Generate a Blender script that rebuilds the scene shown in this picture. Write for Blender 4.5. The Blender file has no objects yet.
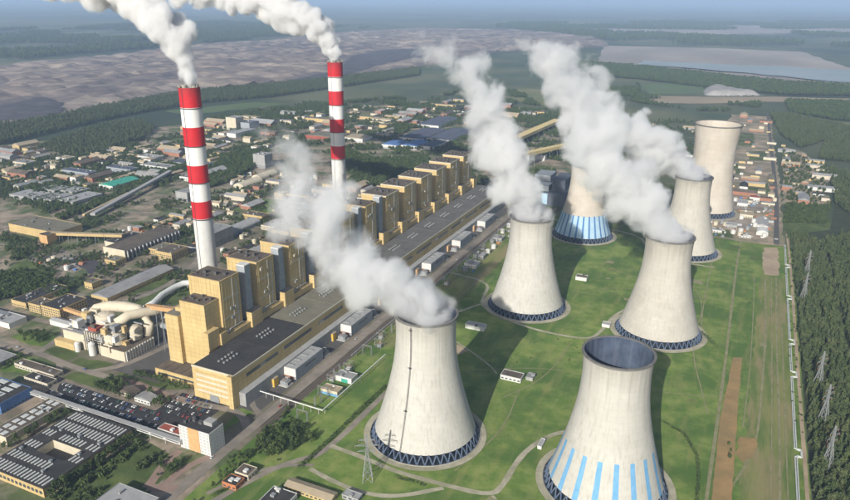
import bpy, math, random
import numpy as np
from mathutils import Vector, Matrix, noise as mnoise

random.seed(7)
rng = np.random.default_rng(7)
SC = bpy.context.scene
COL = SC.collection
R = math.radians

# ------------------------------------------------------------------ camera
# World frame of the works: X runs across the site, Y along the rows of cooling towers, metres.
CAM_H, CAM_PITCH, CAM_ROLL, CAM_YAW = 410.24, R(19.857), R(0.3716), R(24.835)
cam_data = bpy.data.cameras.new('camera')
cam_data.sensor_width = 36.0
cam_data.lens = 701.664 * 36.0 / 850.0
cam_data.clip_start = 1.0
cam_data.clip_end = 300000.0
cam = bpy.data.objects.new('camera', cam_data)
COL.objects.link(cam)
_f = Vector((-math.sin(CAM_YAW) * math.cos(CAM_PITCH), math.cos(CAM_YAW) * math.cos(CAM_PITCH), -math.sin(CAM_PITCH)))
_r = Vector((math.cos(CAM_YAW), math.sin(CAM_YAW), 0))
_u = _r.cross(_f)
_r2 = _r * math.cos(CAM_ROLL) + _u * math.sin(CAM_ROLL)
_u2 = _u * math.cos(CAM_ROLL) - _r * math.sin(CAM_ROLL)
_m = Matrix((( _r2.x, _u2.x, -_f.x, 0), (_r2.y, _u2.y, -_f.y, 0), (_r2.z, _u2.z, -_f.z, CAM_H), (0, 0, 0, 1)))
cam.matrix_world = _m
SC.camera = cam

# ------------------------------------------------------------------ sky, sun, exposure
SUN_EL = R(27.4)
w = bpy.data.worlds.new('World')
SC.world = w
w.use_nodes = True
wn = w.node_tree
bg = wn.nodes['Background']
sky = wn.nodes.new('ShaderNodeTexSky')
sky.sky_type = 'NISHITA'
sky.sun_disc = False
sky.sun_elevation = SUN_EL
sky.sun_rotation = math.pi
sky.air_density = 1.0
sky.dust_density = 1.5
sky.ozone_density = 1.0
wn.links.new(sky.outputs[0], bg.inputs[0])
bg.inputs[1].default_value = 0.075
sl = bpy.data.lights.new('sun', 'SUN')
sl.energy = 5.0
sl.angle = R(0.5)
sl.color = (1.0, 0.95, 0.86)
so = bpy.data.objects.new('sun', sl)
COL.objects.link(so)
so.location = (0, -900, 900)
so.rotation_euler = Vector((-0.013 * math.cos(SUN_EL), math.cos(SUN_EL), -math.sin(SUN_EL))).to_track_quat('-Z', 'Y').to_euler()
SC.view_settings.view_transform = 'Standard'
SC.view_settings.look = 'None'
SC.view_settings.exposure = 0.30
SC.view_settings.gamma = 1.0
SC.view_settings.use_curve_mapping = False
SC.render.engine = 'CYCLES'
cy = SC.cycles
cy.use_denoising = True
cy.use_adaptive_sampling = True
cy.adaptive_threshold = 0.03
cy.max_bounces = 10
cy.diffuse_bounces = 2
cy.glossy_bounces = 2
cy.transmission_bounces = 2
cy.volume_bounces = 7
cy.transparent_max_bounces = 16
cy.volume_step_rate = 1.0
cy.volume_max_steps = 256
cy.sample_clamp_indirect = 6.0

# ------------------------------------------------------------------ materials
MATS = {}


def mat(name, c1, c2=None, scale=0.08, detail=6, rough=0.85, big=None, bigscale=0.008, bigamt=0.6, bigr=(0.42, 0.62), lo=0.35, hi=0.65,
        streak=None, streakamt=0.5, streakscale=(0.35, 0.35, 0.02), bump=0.0, bumpscale=0.5, metal=0.0, seams=None, spec=0.3, stretch=None, drip=None, mortar=0.12, tone=0.95):
    """Colour c1-c2 by fine noise, a third tone in large patches, upright streaks and panel seams, all in world metres."""
    m = bpy.data.materials.new(name)
    m.use_nodes = True
    nt = m.node_tree
    b = nt.nodes['Principled BSDF']
    b.inputs['Roughness'].default_value = rough
    b.inputs['Metallic'].default_value = metal
    b.inputs['Specular IOR Level'].default_value = spec
    g = nt.nodes.new('ShaderNodeNewGeometry')
    pos = g.outputs['Position']

    def nz(sc, det, vec=None, rgh=0.6):
        n = nt.nodes.new('ShaderNodeTexNoise')
        n.inputs['Scale'].default_value = sc
        n.inputs['Detail'].default_value = det
        n.inputs['Roughness'].default_value = rgh
        nt.links.new(vec if vec is not None else pos, n.inputs['Vector'])
        return n.outputs['Fac']

    def ramp(fac, a, b_):
        r = nt.nodes.new('ShaderNodeMapRange')
        r.inputs['From Min'].default_value = a
        r.inputs['From Max'].default_value = b_
        nt.links.new(fac, r.inputs['Value'])
        return r.outputs[0]

    def mix(fac, a, b_, amt=1.0):
        x = nt.nodes.new('ShaderNodeMix')
        x.data_type = 'RGBA'
        if amt != 1.0:
            mm = nt.nodes.new('ShaderNodeMath')
            mm.operation = 'MULTIPLY'
            nt.links.new(fac, mm.inputs[0])
            mm.inputs[1].default_value = amt
            fac = mm.outputs[0]
        nt.links.new(fac, x.inputs['Factor'])
        for v, k in ((a, 6), (b_, 7)):
            if isinstance(v, tuple):
                x.inputs[k].default_value = (*v, 1)
            else:
                nt.links.new(v, x.inputs[k])
        return x.outputs[2]

    vec = None
    if stretch:
        mp = nt.nodes.new('ShaderNodeMapping')
        mp.inputs['Scale'].default_value = stretch
        nt.links.new(pos, mp.inputs['Vector'])
        vec = mp.outputs[0]
    c2 = c2 or tuple(v * 0.75 for v in c1)
    col = mix(ramp(nz(scale, detail, vec), lo, hi), c1, c2)
    if big:
        col = mix(ramp(nz(bigscale, 4, vec), *bigr), col, big, bigamt)
    if streak:
        mp = nt.nodes.new('ShaderNodeMapping')
        mp.inputs['Scale'].default_value = streakscale
        nt.links.new(pos, mp.inputs['Vector'])
        col = mix(ramp(nz(1.0, 5, mp.outputs[0]), 0.5, 0.75), col, streak, streakamt)
    if drip:     # run-off stains hanging from an upper edge
        z0, z1, dc = drip
        sx = nt.nodes.new('ShaderNodeSeparateXYZ')
        nt.links.new(pos, sx.inputs[0])
        mp = nt.nodes.new('ShaderNodeMapping')
        mp.inputs['Scale'].default_value = (0.42, 0.42, 0.004)
        nt.links.new(pos, mp.inputs['Vector'])
        n1 = nz(1.0, 4, mp.outputs[0])
        ad = nt.nodes.new('ShaderNodeMath')
        ad.operation = 'MULTIPLY_ADD'
        nt.links.new(n1, ad.inputs[0])
        ad.inputs[1].default_value = (z1 - z0) * 1.6
        nt.links.new(sx.outputs[2], ad.inputs[2])
        col = mix(ramp(ad.outputs[0], z0 + (z1 - z0) * 0.95, z1 + (z1 - z0) * 0.95), col, dc, 0.75)
    if seams:
        ws, hs, sc_ = seams
        mp = nt.nodes.new('ShaderNodeMapping')
        mp.inputs['Rotation'].default_value = (R(90), 0, R(0))
        sx = nt.nodes.new('ShaderNodeSeparateXYZ')
        nt.links.new(pos, sx.inputs[0])
        ad = nt.nodes.new('ShaderNodeMath')
        ad.operation = 'ADD'
        nt.links.new(sx.outputs[0], ad.inputs[0])
        nt.links.new(sx.outputs[1], ad.inputs[1])
        cb = nt.nodes.new('ShaderNodeCombineXYZ')
        nt.links.new(ad.outputs[0], cb.inputs[0])
        nt.links.new(sx.outputs[2], cb.inputs[1])
        br = nt.nodes.new('ShaderNodeTexBrick')
        br.offset = 0.0
        br.inputs['Scale'].default_value = 1.0
        br.inputs['Brick Width'].default_value = ws
        br.inputs['Row Height'].default_value = hs
        br.inputs['Mortar Size'].default_value = mortar
        br.inputs['Mortar Smooth'].default_value = 0.3
        br.inputs['Color1'].default_value = (1, 1, 1, 1)
        br.inputs['Color2'].default_value = (tone, tone, tone, 1)
        br.inputs['Mortar'].default_value = (sc_, sc_, sc_, 1)
        nt.links.new(cb.outputs[0], br.inputs['Vector'])
        mm = nt.nodes.new('ShaderNodeMix')
        mm.data_type = 'RGBA'
        mm.blend_type = 'MULTIPLY'
        mm.inputs['Factor'].default_value = 1.0
        nt.links.new(col, mm.inputs[6])
        nt.links.new(br.outputs['Color'], mm.inputs[7])
        col = mm.outputs[2]
    nt.links.new(col, b.inputs['Base Color'])
    if bump:
        bp = nt.nodes.new('ShaderNodeBump')
        bp.inputs['Strength'].default_value = bump
        bp.inputs['Distance'].default_value = 1.0
        nt.links.new(nz(bumpscale, 6, vec), bp.inputs['Height'])
        nt.links.new(bp.outputs[0], b.inputs['Normal'])
    MATS[name] = m
    return m


mat('concrete', (0.50, 0.485, 0.445), (0.44, 0.425, 0.39), 0.05, detail=8, streak=(0.33, 0.315, 0.28), streakamt=0.75, streakscale=(0.42, 0.42, 0.006), big=(0.46, 0.445, 0.40), bigscale=0.03, bigamt=0.6, seams=(11.0, 5.5, 0.93), mortar=0.35, tone=0.965, drip=(106, 132, (0.30, 0.285, 0.25)))
mat('concrete_dark', (0.48, 0.455, 0.405), (0.43, 0.405, 0.36), 0.05, detail=8, streak=(0.33, 0.305, 0.265), streakamt=0.65, streakscale=(0.42, 0.42, 0.006), big=(0.40, 0.375, 0.33), bigscale=0.03, bigamt=0.6, seams=(11.0, 5.5, 0.93), mortar=0.35, tone=0.965, drip=(104, 132, (0.27, 0.25, 0.215)))
mat('concrete_tan', (0.52, 0.475, 0.41), (0.465, 0.42, 0.36), 0.05, streak=(0.42, 0.365, 0.30), streakamt=0.5, streakscale=(0.3, 0.3, 0.006), big=(0.46, 0.405, 0.335), bigscale=0.025, bigamt=0.6, seams=(15.0, 9.0, 0.90), mortar=0.4, tone=0.96)
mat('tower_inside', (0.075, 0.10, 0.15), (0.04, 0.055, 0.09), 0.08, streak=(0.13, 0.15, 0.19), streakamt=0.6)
mat('rim_grey', (0.17, 0.165, 0.155), (0.12, 0.117, 0.112), 0.2)
mat('column_blue', (0.065, 0.095, 0.16), (0.10, 0.125, 0.175), 0.3)
mat('column_grey', (0.24, 0.27, 0.33), (0.16, 0.19, 0.25), 0.3)
mat('fill_shade', (0.012, 0.016, 0.026), (0.02, 0.025, 0.035), 0.3)  # near-black colour standing in for the shade under the tower shells
mat('basin', (0.33, 0.315, 0.28), (0.23, 0.22, 0.20), 0.15)
mat('basin_water', (0.02, 0.03, 0.04), (0.03, 0.04, 0.05), 0.1, rough=0.15, spec=0.5)
mat('stripe_blue', (0.15, 0.345, 0.56), (0.125, 0.30, 0.50), 0.2, streak=(0.30, 0.45, 0.66), streakamt=0.4)
mat('stripe_navy', (0.08, 0.19, 0.40), (0.07, 0.16, 0.34), 0.2)
mat('pale_blue', (0.38, 0.52, 0.64), (0.32, 0.46, 0.58), 0.08, streak=(0.30, 0.37, 0.45))
mat('chimney_red', (0.52, 0.014, 0.02), (0.46, 0.012, 0.018), 0.08, streak=(0.36, 0.014, 0.018), streakamt=0.5, rough=0.65, drip=(284, 301, (0.16, 0.03, 0.03)))
mat('chimney_white', (0.74, 0.73, 0.71), (0.68, 0.67, 0.64), 0.08, streak=(0.56, 0.54, 0.50), streakamt=0.35, rough=0.65)
mat('chimney_shaft', (0.60, 0.60, 0.58), (0.54, 0.54, 0.52), 0.08, streak=(0.44, 0.43, 0.41), streakamt=0.3)
mat('steel_dark', (0.06, 0.06, 0.065), (0.10, 0.095, 0.09), 0.4, rough=0.6)
mat('steel_grey', (0.33, 0.345, 0.36), (0.25, 0.265, 0.28), 0.4, rough=0.5, metal=0.3)
mat('galvanised', (0.34, 0.35, 0.35), (0.26, 0.27, 0.27), 0.5, rough=0.5, metal=0.3)
mat('clad_yellow', (0.59, 0.445, 0.21), (0.53, 0.395, 0.185), 0.05, streak=(0.41, 0.305, 0.15), streakamt=0.5, seams=(7.0, 5.5, 0.72), mortar=0.28, tone=0.93, big=(0.50, 0.37, 0.165), bigscale=0.05, rough=0.7)
mat('clad_yellow2', (0.56, 0.42, 0.20), (0.50, 0.37, 0.175), 0.06, streak=(0.38, 0.28, 0.135), streakamt=0.5, seams=(6.0, 4.0, 0.72), mortar=0.25, tone=0.92, rough=0.7)
mat('clad_cream', (0.58, 0.52, 0.40), (0.51, 0.455, 0.345), 0.06, streak=(0.40, 0.35, 0.26), streakamt=0.45, rough=0.7)
mat('clad_bluegrey', (0.33, 0.355, 0.38), (0.27, 0.295, 0.32), 0.12, streak=(0.22, 0.25, 0.29), streakamt=0.4, seams=(3.0, 3.0, 0.8))
mat('clad_white', (0.62, 0.615, 0.59), (0.53, 0.525, 0.50), 0.1, streak=(0.50, 0.49, 0.46), streakamt=0.35)
mat('clad_grey', (0.34, 0.34, 0.33), (0.27, 0.27, 0.265), 0.1, streak=(0.20, 0.20, 0.19), streakamt=0.4)
mat('clad_navy', (0.105, 0.12, 0.15), (0.08, 0.092, 0.12), 0.1)
mat('clad_green', (0.05, 0.35, 0.26), (0.05, 0.28, 0.21), 0.1)
mat('wall_brick', (0.34, 0.17, 0.11), (0.27, 0.13, 0.085), 0.2)
mat('wall_orange', (0.48, 0.19, 0.085), (0.40, 0.15, 0.065), 0.2)
mat('wall_plaster', (0.54, 0.49, 0.40), (0.46, 0.41, 0.33), 0.15, streak=(0.33, 0.29, 0.23), streakamt=0.35)
mat('roof_bitumen', (0.028, 0.027, 0.029), (0.042, 0.04, 0.04), 0.15, big=(0.06, 0.057, 0.054), bigscale=0.06, bigamt=0.5)
mat('roof_brown', (0.105, 0.085, 0.068), (0.14, 0.115, 0.09), 0.15, big=(0.075, 0.062, 0.052), bigscale=0.05)
mat('roof_olive', (0.165, 0.155, 0.115), (0.20, 0.185, 0.14), 0.12, big=(0.13, 0.12, 0.095), bigscale=0.04)
mat('roof_dark', (0.125, 0.12, 0.115), (0.095, 0.092, 0.09), 0.15, big=(0.15, 0.145, 0.135), bigscale=0.05)
mat('roof_grey', (0.26, 0.26, 0.26), (0.20, 0.20, 0.205), 0.15, big=(0.32, 0.315, 0.31), bigscale=0.06)
mat('roof_lightgrey', (0.36, 0.36, 0.36), (0.28, 0.28, 0.28), 0.15, big=(0.30, 0.30, 0.30), bigscale=0.06)
mat('roof_blue', (0.10, 0.20, 0.42), (0.08, 0.16, 0.35), 0.12)
mat('roof_slate', (0.075, 0.085, 0.13), (0.10, 0.11, 0.15), 0.12)
mat('roof_red', (0.33, 0.09, 0.06), (0.26, 0.07, 0.05), 0.15)
mat('roof_tan', (0.40, 0.33, 0.23), (0.33, 0.27, 0.185), 0.15)
mat('skylight', (0.62, 0.63, 0.60), (0.46, 0.475, 0.46), 0.3, rough=0.3, spec=0.5)
mat('window_pale', (0.46, 0.46, 0.44), (0.38, 0.385, 0.38), 0.4, rough=0.3, spec=0.5)
mat('glass', (0.045, 0.055, 0.07), (0.07, 0.085, 0.10), 0.2, rough=0.12, spec=0.6)
mat('yellow_paint', (0.66, 0.42, 0.06), (0.56, 0.35, 0.05), 0.2)
mat('conveyor_yellow', (0.70, 0.55, 0.26), (0.62, 0.48, 0.22), 0.1)
mat('orange_duct', (0.58, 0.36, 0.17), (0.50, 0.30, 0.14), 0.2, streak=(0.36, 0.22, 0.12))
mat('pipe_white', (0.68, 0.69, 0.68), (0.58, 0.59, 0.58), 0.2, streak=(0.45, 0.45, 0.42), streakamt=0.3)
mat('pipe_green', (0.54, 0.57, 0.545), (0.46, 0.49, 0.47), 0.2)
mat('transformer', (0.30, 0.32, 0.33), (0.22, 0.235, 0.245), 0.4)
mat('insulator', (0.28, 0.13, 0.08), (0.35, 0.17, 0.11), 0.5)
# ground covers
mat('countryside', (0.125, 0.13, 0.065), (0.062, 0.09, 0.042), 0.0022, detail=10, lo=0.42, hi=0.6, big=(0.028, 0.046, 0.024), bigscale=0.00055, bigamt=0.95, stretch=(1.0, 0.75, 1.0))
mat('lawn', (0.108, 0.178, 0.031), (0.20, 0.25, 0.064), 0.06, detail=13, lo=0.40, hi=0.64, big=(0.068, 0.130, 0.024), bigscale=0.016, bigamt=0.9, bigr=(0.45, 0.58), streak=(0.25, 0.24, 0.09), streakscale=(0.09, 0.015, 0.05), streakamt=0.6, bump=0.35, bumpscale=0.6)
mat('lawn_dry', (0.20, 0.205, 0.072), (0.10, 0.152, 0.036), 0.06, detail=11, lo=0.42, hi=0.6, big=(0.26, 0.205, 0.11), bigscale=0.05, bigamt=0.7, bigr=(0.52, 0.62), stretch=(1, 0.15, 1), bump=0.35, bumpscale=0.6)
mat('lawn_rough', (0.07, 0.108, 0.028), (0.12, 0.145, 0.045), 0.06, detail=8, big=(0.040, 0.062, 0.018), bigscale=0.02, bigamt=0.8, bump=0.5, bumpscale=0.4)
mat('yard', (0.27, 0.225, 0.175), (0.145, 0.125, 0.10), 0.035, detail=10, big=(0.10, 0.105, 0.055), bigscale=0.012, bigamt=0.85, bump=0.2)
mat('works_ground', (0.33, 0.265, 0.20), (0.16, 0.135, 0.098), 0.03, detail=12, lo=0.42, hi=0.60, big=(0.070, 0.105, 0.034), bigscale=0.016, bigamt=0.92, bigr=(0.46, 0.56), streak=(0.40, 0.335, 0.27), streakscale=(0.035, 0.022, 0.02), streakamt=0.5, bump=0.2)
mat('pale_yard', (0.33, 0.285, 0.235), (0.24, 0.205, 0.17), 0.05, detail=8, big=(0.18, 0.155, 0.13), bigscale=0.02)
mat('asphalt', (0.085, 0.08, 0.078), (0.115, 0.108, 0.10), 0.08, detail=7, big=(0.07, 0.066, 0.064), bigscale=0.02)
mat('asphalt_black', (0.026, 0.026, 0.029), (0.04, 0.039, 0.041), 0.1, detail=7)
mat('road_pale', (0.29, 0.25, 0.205), (0.22, 0.19, 0.16), 0.08, detail=7, big=(0.15, 0.135, 0.115), bigscale=0.02)
mat('rail_bed', (0.185, 0.145, 0.115), (0.13, 0.105, 0.085), 0.2, detail=7)
mat('road_pink', (0.29, 0.205, 0.165), (0.23, 0.165, 0.135), 0.08, detail=7)
mat('paving', (0.40, 0.365, 0.30), (0.33, 0.30, 0.25), 0.1, detail=6, big=(0.27, 0.25, 0.20), bigscale=0.03)
mat('gravel_path', (0.42, 0.385, 0.29), (0.34, 0.315, 0.235), 0.12, detail=7, big=(0.20, 0.20, 0.12), bigscale=0.03)
mat('track_dirt', (0.27, 0.245, 0.15), (0.17, 0.175, 0.08), 0.08, detail=8)
mat('earth', (0.35, 0.225, 0.10), (0.26, 0.175, 0.075), 0.05, detail=8, big=(0.20, 0.16, 0.075), bigscale=0.03, bump=0.4)
mat('sand', (0.42, 0.33, 0.23), (0.34, 0.265, 0.185), 0.04, detail=8, big=(0.28, 0.22, 0.15), bigscale=0.02, bump=0.3)
mat('site_dirt', (0.40, 0.315, 0.23), (0.25, 0.20, 0.15), 0.03, detail=11, lo=0.42, hi=0.6, big=(0.13, 0.14, 0.075), bigscale=0.014, bigamt=0.8)
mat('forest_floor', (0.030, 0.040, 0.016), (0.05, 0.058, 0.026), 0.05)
mat('field_green', (0.10, 0.145, 0.055), (0.08, 0.12, 0.045), 0.006, detail=6)
mat('field_tan', (0.33, 0.265, 0.18), (0.26, 0.21, 0.145), 0.006, detail=6)
mat('meadow', (0.16, 0.17, 0.075), (0.11, 0.135, 0.05), 0.01, detail=7, big=(0.23, 0.21, 0.11), bigscale=0.008)
mat('mine', (0.27, 0.215, 0.175), (0.125, 0.105, 0.105), 0.007, detail=13, big=(0.095, 0.08, 0.085), bigscale=0.0030, bigamt=0.85, stretch=(1.1, 0.9, 9), streak=(0.40, 0.335, 0.27), streakscale=(0.0035, 0.0022, 0.02), streakamt=0.6, bump=0.9, bumpscale=0.03)
mat('coal', (0.055, 0.05, 0.062), (0.085, 0.075, 0.082), 0.008, detail=8, stretch=(1.6, 0.7, 1))
mat('ash', (0.28, 0.245, 0.215), (0.20, 0.18, 0.165), 0.004, detail=9, big=(0.42, 0.37, 0.32), bigscale=0.002, stretch=(1, 0.5, 1))
mat('ash_pale', (0.34, 0.325, 0.31), (0.25, 0.24, 0.23), 0.02, detail=7)
mat('lake', (0.20, 0.23, 0.225), (0.30, 0.305, 0.295), 0.003, rough=0.3, spec=0.5)
# plants
mat('leaf_a', (0.050, 0.082, 0.020), (0.085, 0.115, 0.030), 0.35, detail=3, rough=0.7, lo=0.4, hi=0.6)
mat('leaf_b', (0.034, 0.060, 0.017), (0.060, 0.088, 0.024), 0.35, detail=3, rough=0.7, lo=0.4, hi=0.6)
mat('leaf_c', (0.088, 0.118, 0.034), (0.055, 0.085, 0.024), 0.35, detail=3, rough=0.7, lo=0.4, hi=0.6)
mat('pine_pale', (0.085, 0.108, 0.036), (0.055, 0.080, 0.028), 0.06, detail=5, rough=0.75, lo=0.38, hi=0.62)
mat('pine', (0.048, 0.072, 0.026), (0.085, 0.102, 0.040), 0.05, detail=5, rough=0.75, lo=0.38, hi=0.62)
mat('bark', (0.10, 0.075, 0.05), (0.07, 0.052, 0.036), 0.8)


# ------------------------------------------------------------------ mesh helpers
class MB:
    def __init__(self):
        self.v, self.f, self.m = [], [], []

    def quads(self, vs, fs, mi=0):
        o = len(self.v)
        self.v.extend(vs)
        self.f.extend([tuple(i + o for i in f) for f in fs])
        self.m.extend([mi] * len(fs))

    def box(self, x0, x1, y0, y1, z0, z1, mi=0, top=True, bottom=False):
        vs = [(x0, y0, z0), (x1, y0, z0), (x1, y1, z0), (x0, y1, z0), (x0, y0, z1), (x1, y0, z1), (x1, y1, z1), (x0, y1, z1)]
        fs = [(0, 1, 5, 4), (1, 2, 6, 5), (2, 3, 7, 6), (3, 0, 4, 7)]
        if top:
            fs.append((4, 5, 6, 7))
        if bottom:
            fs.append((3, 2, 1, 0))
        self.quads(vs, fs, mi)
        return self

    def bar(self, a, b, wd, mi=0, n=4, w2=None):
        a, b = Vector(a), Vector(b)
        d = b - a
        if d.length < 1e-6:
            return self
        d.normalize()
        up = Vector((0, 0, 1)) if abs(d.z) < 0.95 else Vector((1, 0, 0))
        e = d.cross(up).normalized()
        h = e.cross(d)
        w2 = wd if w2 is None else w2
        vs = []
        for p, rr in ((a, wd), (b, w2)):
            for k in range(n):
                an = 2 * math.pi * (k + 0.5) / n
                q = p + (e * math.cos(an) + h * math.sin(an)) * rr
                vs.append(tuple(q))
        fs = [(k, (k + 1) % n, n + (k + 1) % n, n + k) for k in range(n)]
        fs += [tuple(range(n - 1, -1, -1)), tuple(range(n, 2 * n))]
        self.quads(vs, fs, mi)
        return self

    def path_tube(self, pts, rad, n=10, mi=0):
        pts = [Vector(p) for p in pts]
        vs, N = [], len(pts)
        for i, p in enumerate(pts):
            d = (pts[min(i + 1, N - 1)] - pts[max(i - 1, 0)]).normalized()
            up = Vector((0, 0, 1)) if abs(d.z) < 0.9 else Vector((0, 1, 0))
            e = d.cross(up).normalized()
            h = e.cross(d)
            rr = rad[i] if isinstance(rad, (list, tuple)) else rad
            for k in range(n):
                an = 2 * math.pi * k / n
                vs.append(tuple(p + (e * math.cos(an) + h * math.sin(an)) * rr))
        fs = []
        for i in range(N - 1):
            for k in range(n):
                fs.append((i * n + k, i * n + (k + 1) % n, (i + 1) * n + (k + 1) % n, (i + 1) * n + k))
        fs += [tuple(range(n - 1, -1, -1)), tuple(range((N - 1) * n, N * n))]
        self.quads(vs, fs, mi)
        return self

    def lathe(self, prof, n=48, mi=0, cx=0, cy=0, a0=0.0, a1=2 * math.pi, flip=False):
        closed = abs(a1 - a0 - 2 * math.pi) < 1e-6
        cols = n if closed else n + 1
        vs, fs = [], []
        for i, (r, z) in enumerate(prof):
            for k in range(cols):
                a = a0 + (a1 - a0) * k / n
                vs.append((cx + r * math.cos(a), cy + r * math.sin(a), z))
        for i in range(len(prof) - 1):
            for k in range(n):
                k2 = (k + 1) % cols
                f = (i * cols + k, i * cols + k2, (i + 1) * cols + k2, (i + 1) * cols + k)
                fs.append(f[::-1] if flip else f)
        self.quads(vs, fs, mi)
        return self

    def gable(self, x0, x1, y0, y1, z0, zr, axis='y', over=0.4, mi=0):
        x0 -= over; x1 += over; y0 -= over; y1 += over
        if axis == 'y':
            xm = (x0 + x1) / 2
            vs = [(x0, y0, z0), (x1, y0, z0), (xm, y0, zr), (x0, y1, z0), (x1, y1, z0), (xm, y1, zr)]
        else:
            ym = (y0 + y1) / 2
            vs = [(x0, y1, z0), (x0, y0, z0), (x0, ym, zr), (x1, y1, z0), (x1, y0, z0), (x1, ym, zr)]
        self.quads(vs, [(0, 1, 2), (4, 3, 5), (1, 4, 5, 2), (3, 0, 2, 5), (0, 3, 4, 1)], mi)
        return self

    def vault(self, x0, x1, y0, y1, z0, hgt, axis='y', n=10, mi=0):
        vs, fs = [], []
        for k in range(n + 1):
            a = math.pi * k / n
            if axis == 'y':
                x = (x0 + x1) / 2 + (x1 - x0) / 2 * math.cos(a)
                z = z0 + hgt * math.sin(a)
                vs += [(x, y0, z), (x, y1, z)]
            else:
                y = (y0 + y1) / 2 - (y1 - y0) / 2 * math.cos(a)
                z = z0 + hgt * math.sin(a)
                vs += [(x0, y, z), (x1, y, z)]
        for k in range(n):
            fs.append((2 * k, 2 * k + 1, 2 * k + 3, 2 * k + 2)[::-1])
        fs.append(tuple(2 * k for k in range(n + 1)))
        fs.append(tuple(2 * k + 1 for k in range(n, -1, -1)))
        self.quads(vs, fs, mi)
        return self

    def mesh(self, name, mats, smooth=False):
        me = bpy.data.meshes.new(name)
        me.from_pydata(self.v, [], self.f)
        for m_ in (mats if isinstance(mats, (list, tuple)) else [mats]):
            me.materials.append(MATS[m_] if isinstance(m_, str) else m_)
        if any(self.m):
            me.polygons.foreach_set('material_index', self.m)
        if smooth:
            me.polygons.foreach_set('use_smooth', [True] * len(me.polygons))
        me.update()
        return me

    def build(self, name, mats, parent=None, loc=(0, 0, 0), smooth=False):
        return link(name, self.mesh(name, mats, smooth), parent, loc)


def link(name, me, parent=None, loc=(0, 0, 0), rotz=0.0, scale=None):
    o = bpy.data.objects.new(name, me)
    COL.objects.link(o)
    o.location = loc
    if rotz:
        o.rotation_euler = (0, 0, rotz)
    if scale:
        o.scale = scale
    if parent:
        o.parent = parent
    return o


def tag(o, label=None, cat=None, group=None, kind=None):
    if label:
        o['label'] = label
    if cat:
        o['category'] = cat
    if group:
        o['group'] = group
    if kind:
        o['kind'] = kind
    return o


def thing(name, label, cat, loc=(0, 0, 0), group=None, rotz=0.0):
    o = bpy.data.objects.new(name, None)
    o.empty_display_size = 2.0
    COL.objects.link(o)
    o.location = loc
    o.rotation_euler = (0, 0, rotz)
    return tag(o, label, cat, group)


def copy_tree(o, parent=None):
    c = o.copy()
    COL.objects.link(c)
    c.parent = parent
    for ch in o.children:
        copy_tree(ch, c)
    return c


def inside(px, py, poly):
    c = np.zeros(len(px), bool)
    n = len(poly)
    for i in range(n):
        x1, y1 = poly[i]
        x2, y2 = poly[(i + 1) % n]
        hit = ((y1 > py) != (y2 > py)) & (px < (x2 - x1) * (py - y1) / (y2 - y1 + 1e-12) + x1)
        c ^= hit
    return c


LAYER = [0.04]


def next_z(z):
    """Each ground cover lies a few millimetres above the one laid before it."""
    LAYER[0] += 0.006
    return LAYER[0] if z < 1.0 else z


def sheet(name, poly, z, m, kind='structure', label=None, cat=None):
    """A flat ground cover following a plan outline."""
    import bmesh
    z = next_z(z)
    bm = bmesh.new()
    vs = [bm.verts.new((x, y, z)) for x, y in poly]
    f = bm.faces.new(vs)
    bm.normal_update()
    if f.normal.z < 0:
        f.normal_flip()
    bmesh.ops.triangulate(bm, faces=bm.faces[:])
    me = bpy.data.meshes.new(name)
    bm.to_mesh(me)
    bm.free()
    me.materials.append(MATS[m])
    o = link(name, me)
    return tag(o, label, cat, kind=kind)


def rect(x0, x1, y0, y1):
    return [(x0, y0), (x1, y0), (x1, y1), (x0, y1)]


def rough_poly(poly, step=25.0, amp=6.0, seed=0):
    """The outline with its edges broken up, for covers that have no built border."""
    r_ = random.Random(seed)
    out = []
    for i in range(len(poly)):
        a, b = poly[i], poly[(i + 1) % len(poly)]
        L = math.hypot(b[0] - a[0], b[1] - a[1])
        n = max(1, int(L / step))
        for k in range(n):
            t = k / n
            x, y = a[0] + (b[0] - a[0]) * t, a[1] + (b[1] - a[1]) * t
            out.append((x + r_.uniform(-amp, amp), y + r_.uniform(-amp, amp)))
    return out


def ribbon(name, pts, width, z, m, label=None):
    """A road or path sheet along a plan polyline, corners rounded."""
    z = next_z(z)
    P = [Vector((x, y)) for x, y in pts]
    for _ in range(2):
        if len(P) > 2:
            Q = [P[0]]
            for a, b in zip(P[:-1], P[1:]):
                Q += [a.lerp(b, 0.25), a.lerp(b, 0.75)]
            Q.append(P[-1])
            P = Q
    mb = MB()
    vs, fs = [], []
    for i, p in enumerate(P):
        d = (P[min(i + 1, len(P) - 1)] - P[max(i - 1, 0)]).normalized()
        nn = Vector((-d.y, d.x))
        wv = width / 2 * (1 + 0.08 * math.sin(i * 1.7))
        vs += [(p.x + nn.x * wv, p.y + nn.y * wv, z), (p.x - nn.x * wv, p.y - nn.y * wv, z)]
    for i in range(len(P) - 1):
        fs.append((2 * i, 2 * i + 1, 2 * i + 3, 2 * i + 2))
    mb.quads(vs, fs)
    o = mb.build(name, m)
    return tag(o, label, kind='structure')

# ------------------------------------------------------------------ the land
g = MB()
g.quads([(-90000, -20000, 0), (90000, -20000, 0), (90000, 140000, 0), (-90000, 140000, 0)], [(0, 1, 2, 3)])
tag(g.build('ground', 'countryside'), kind='structure')

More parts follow.
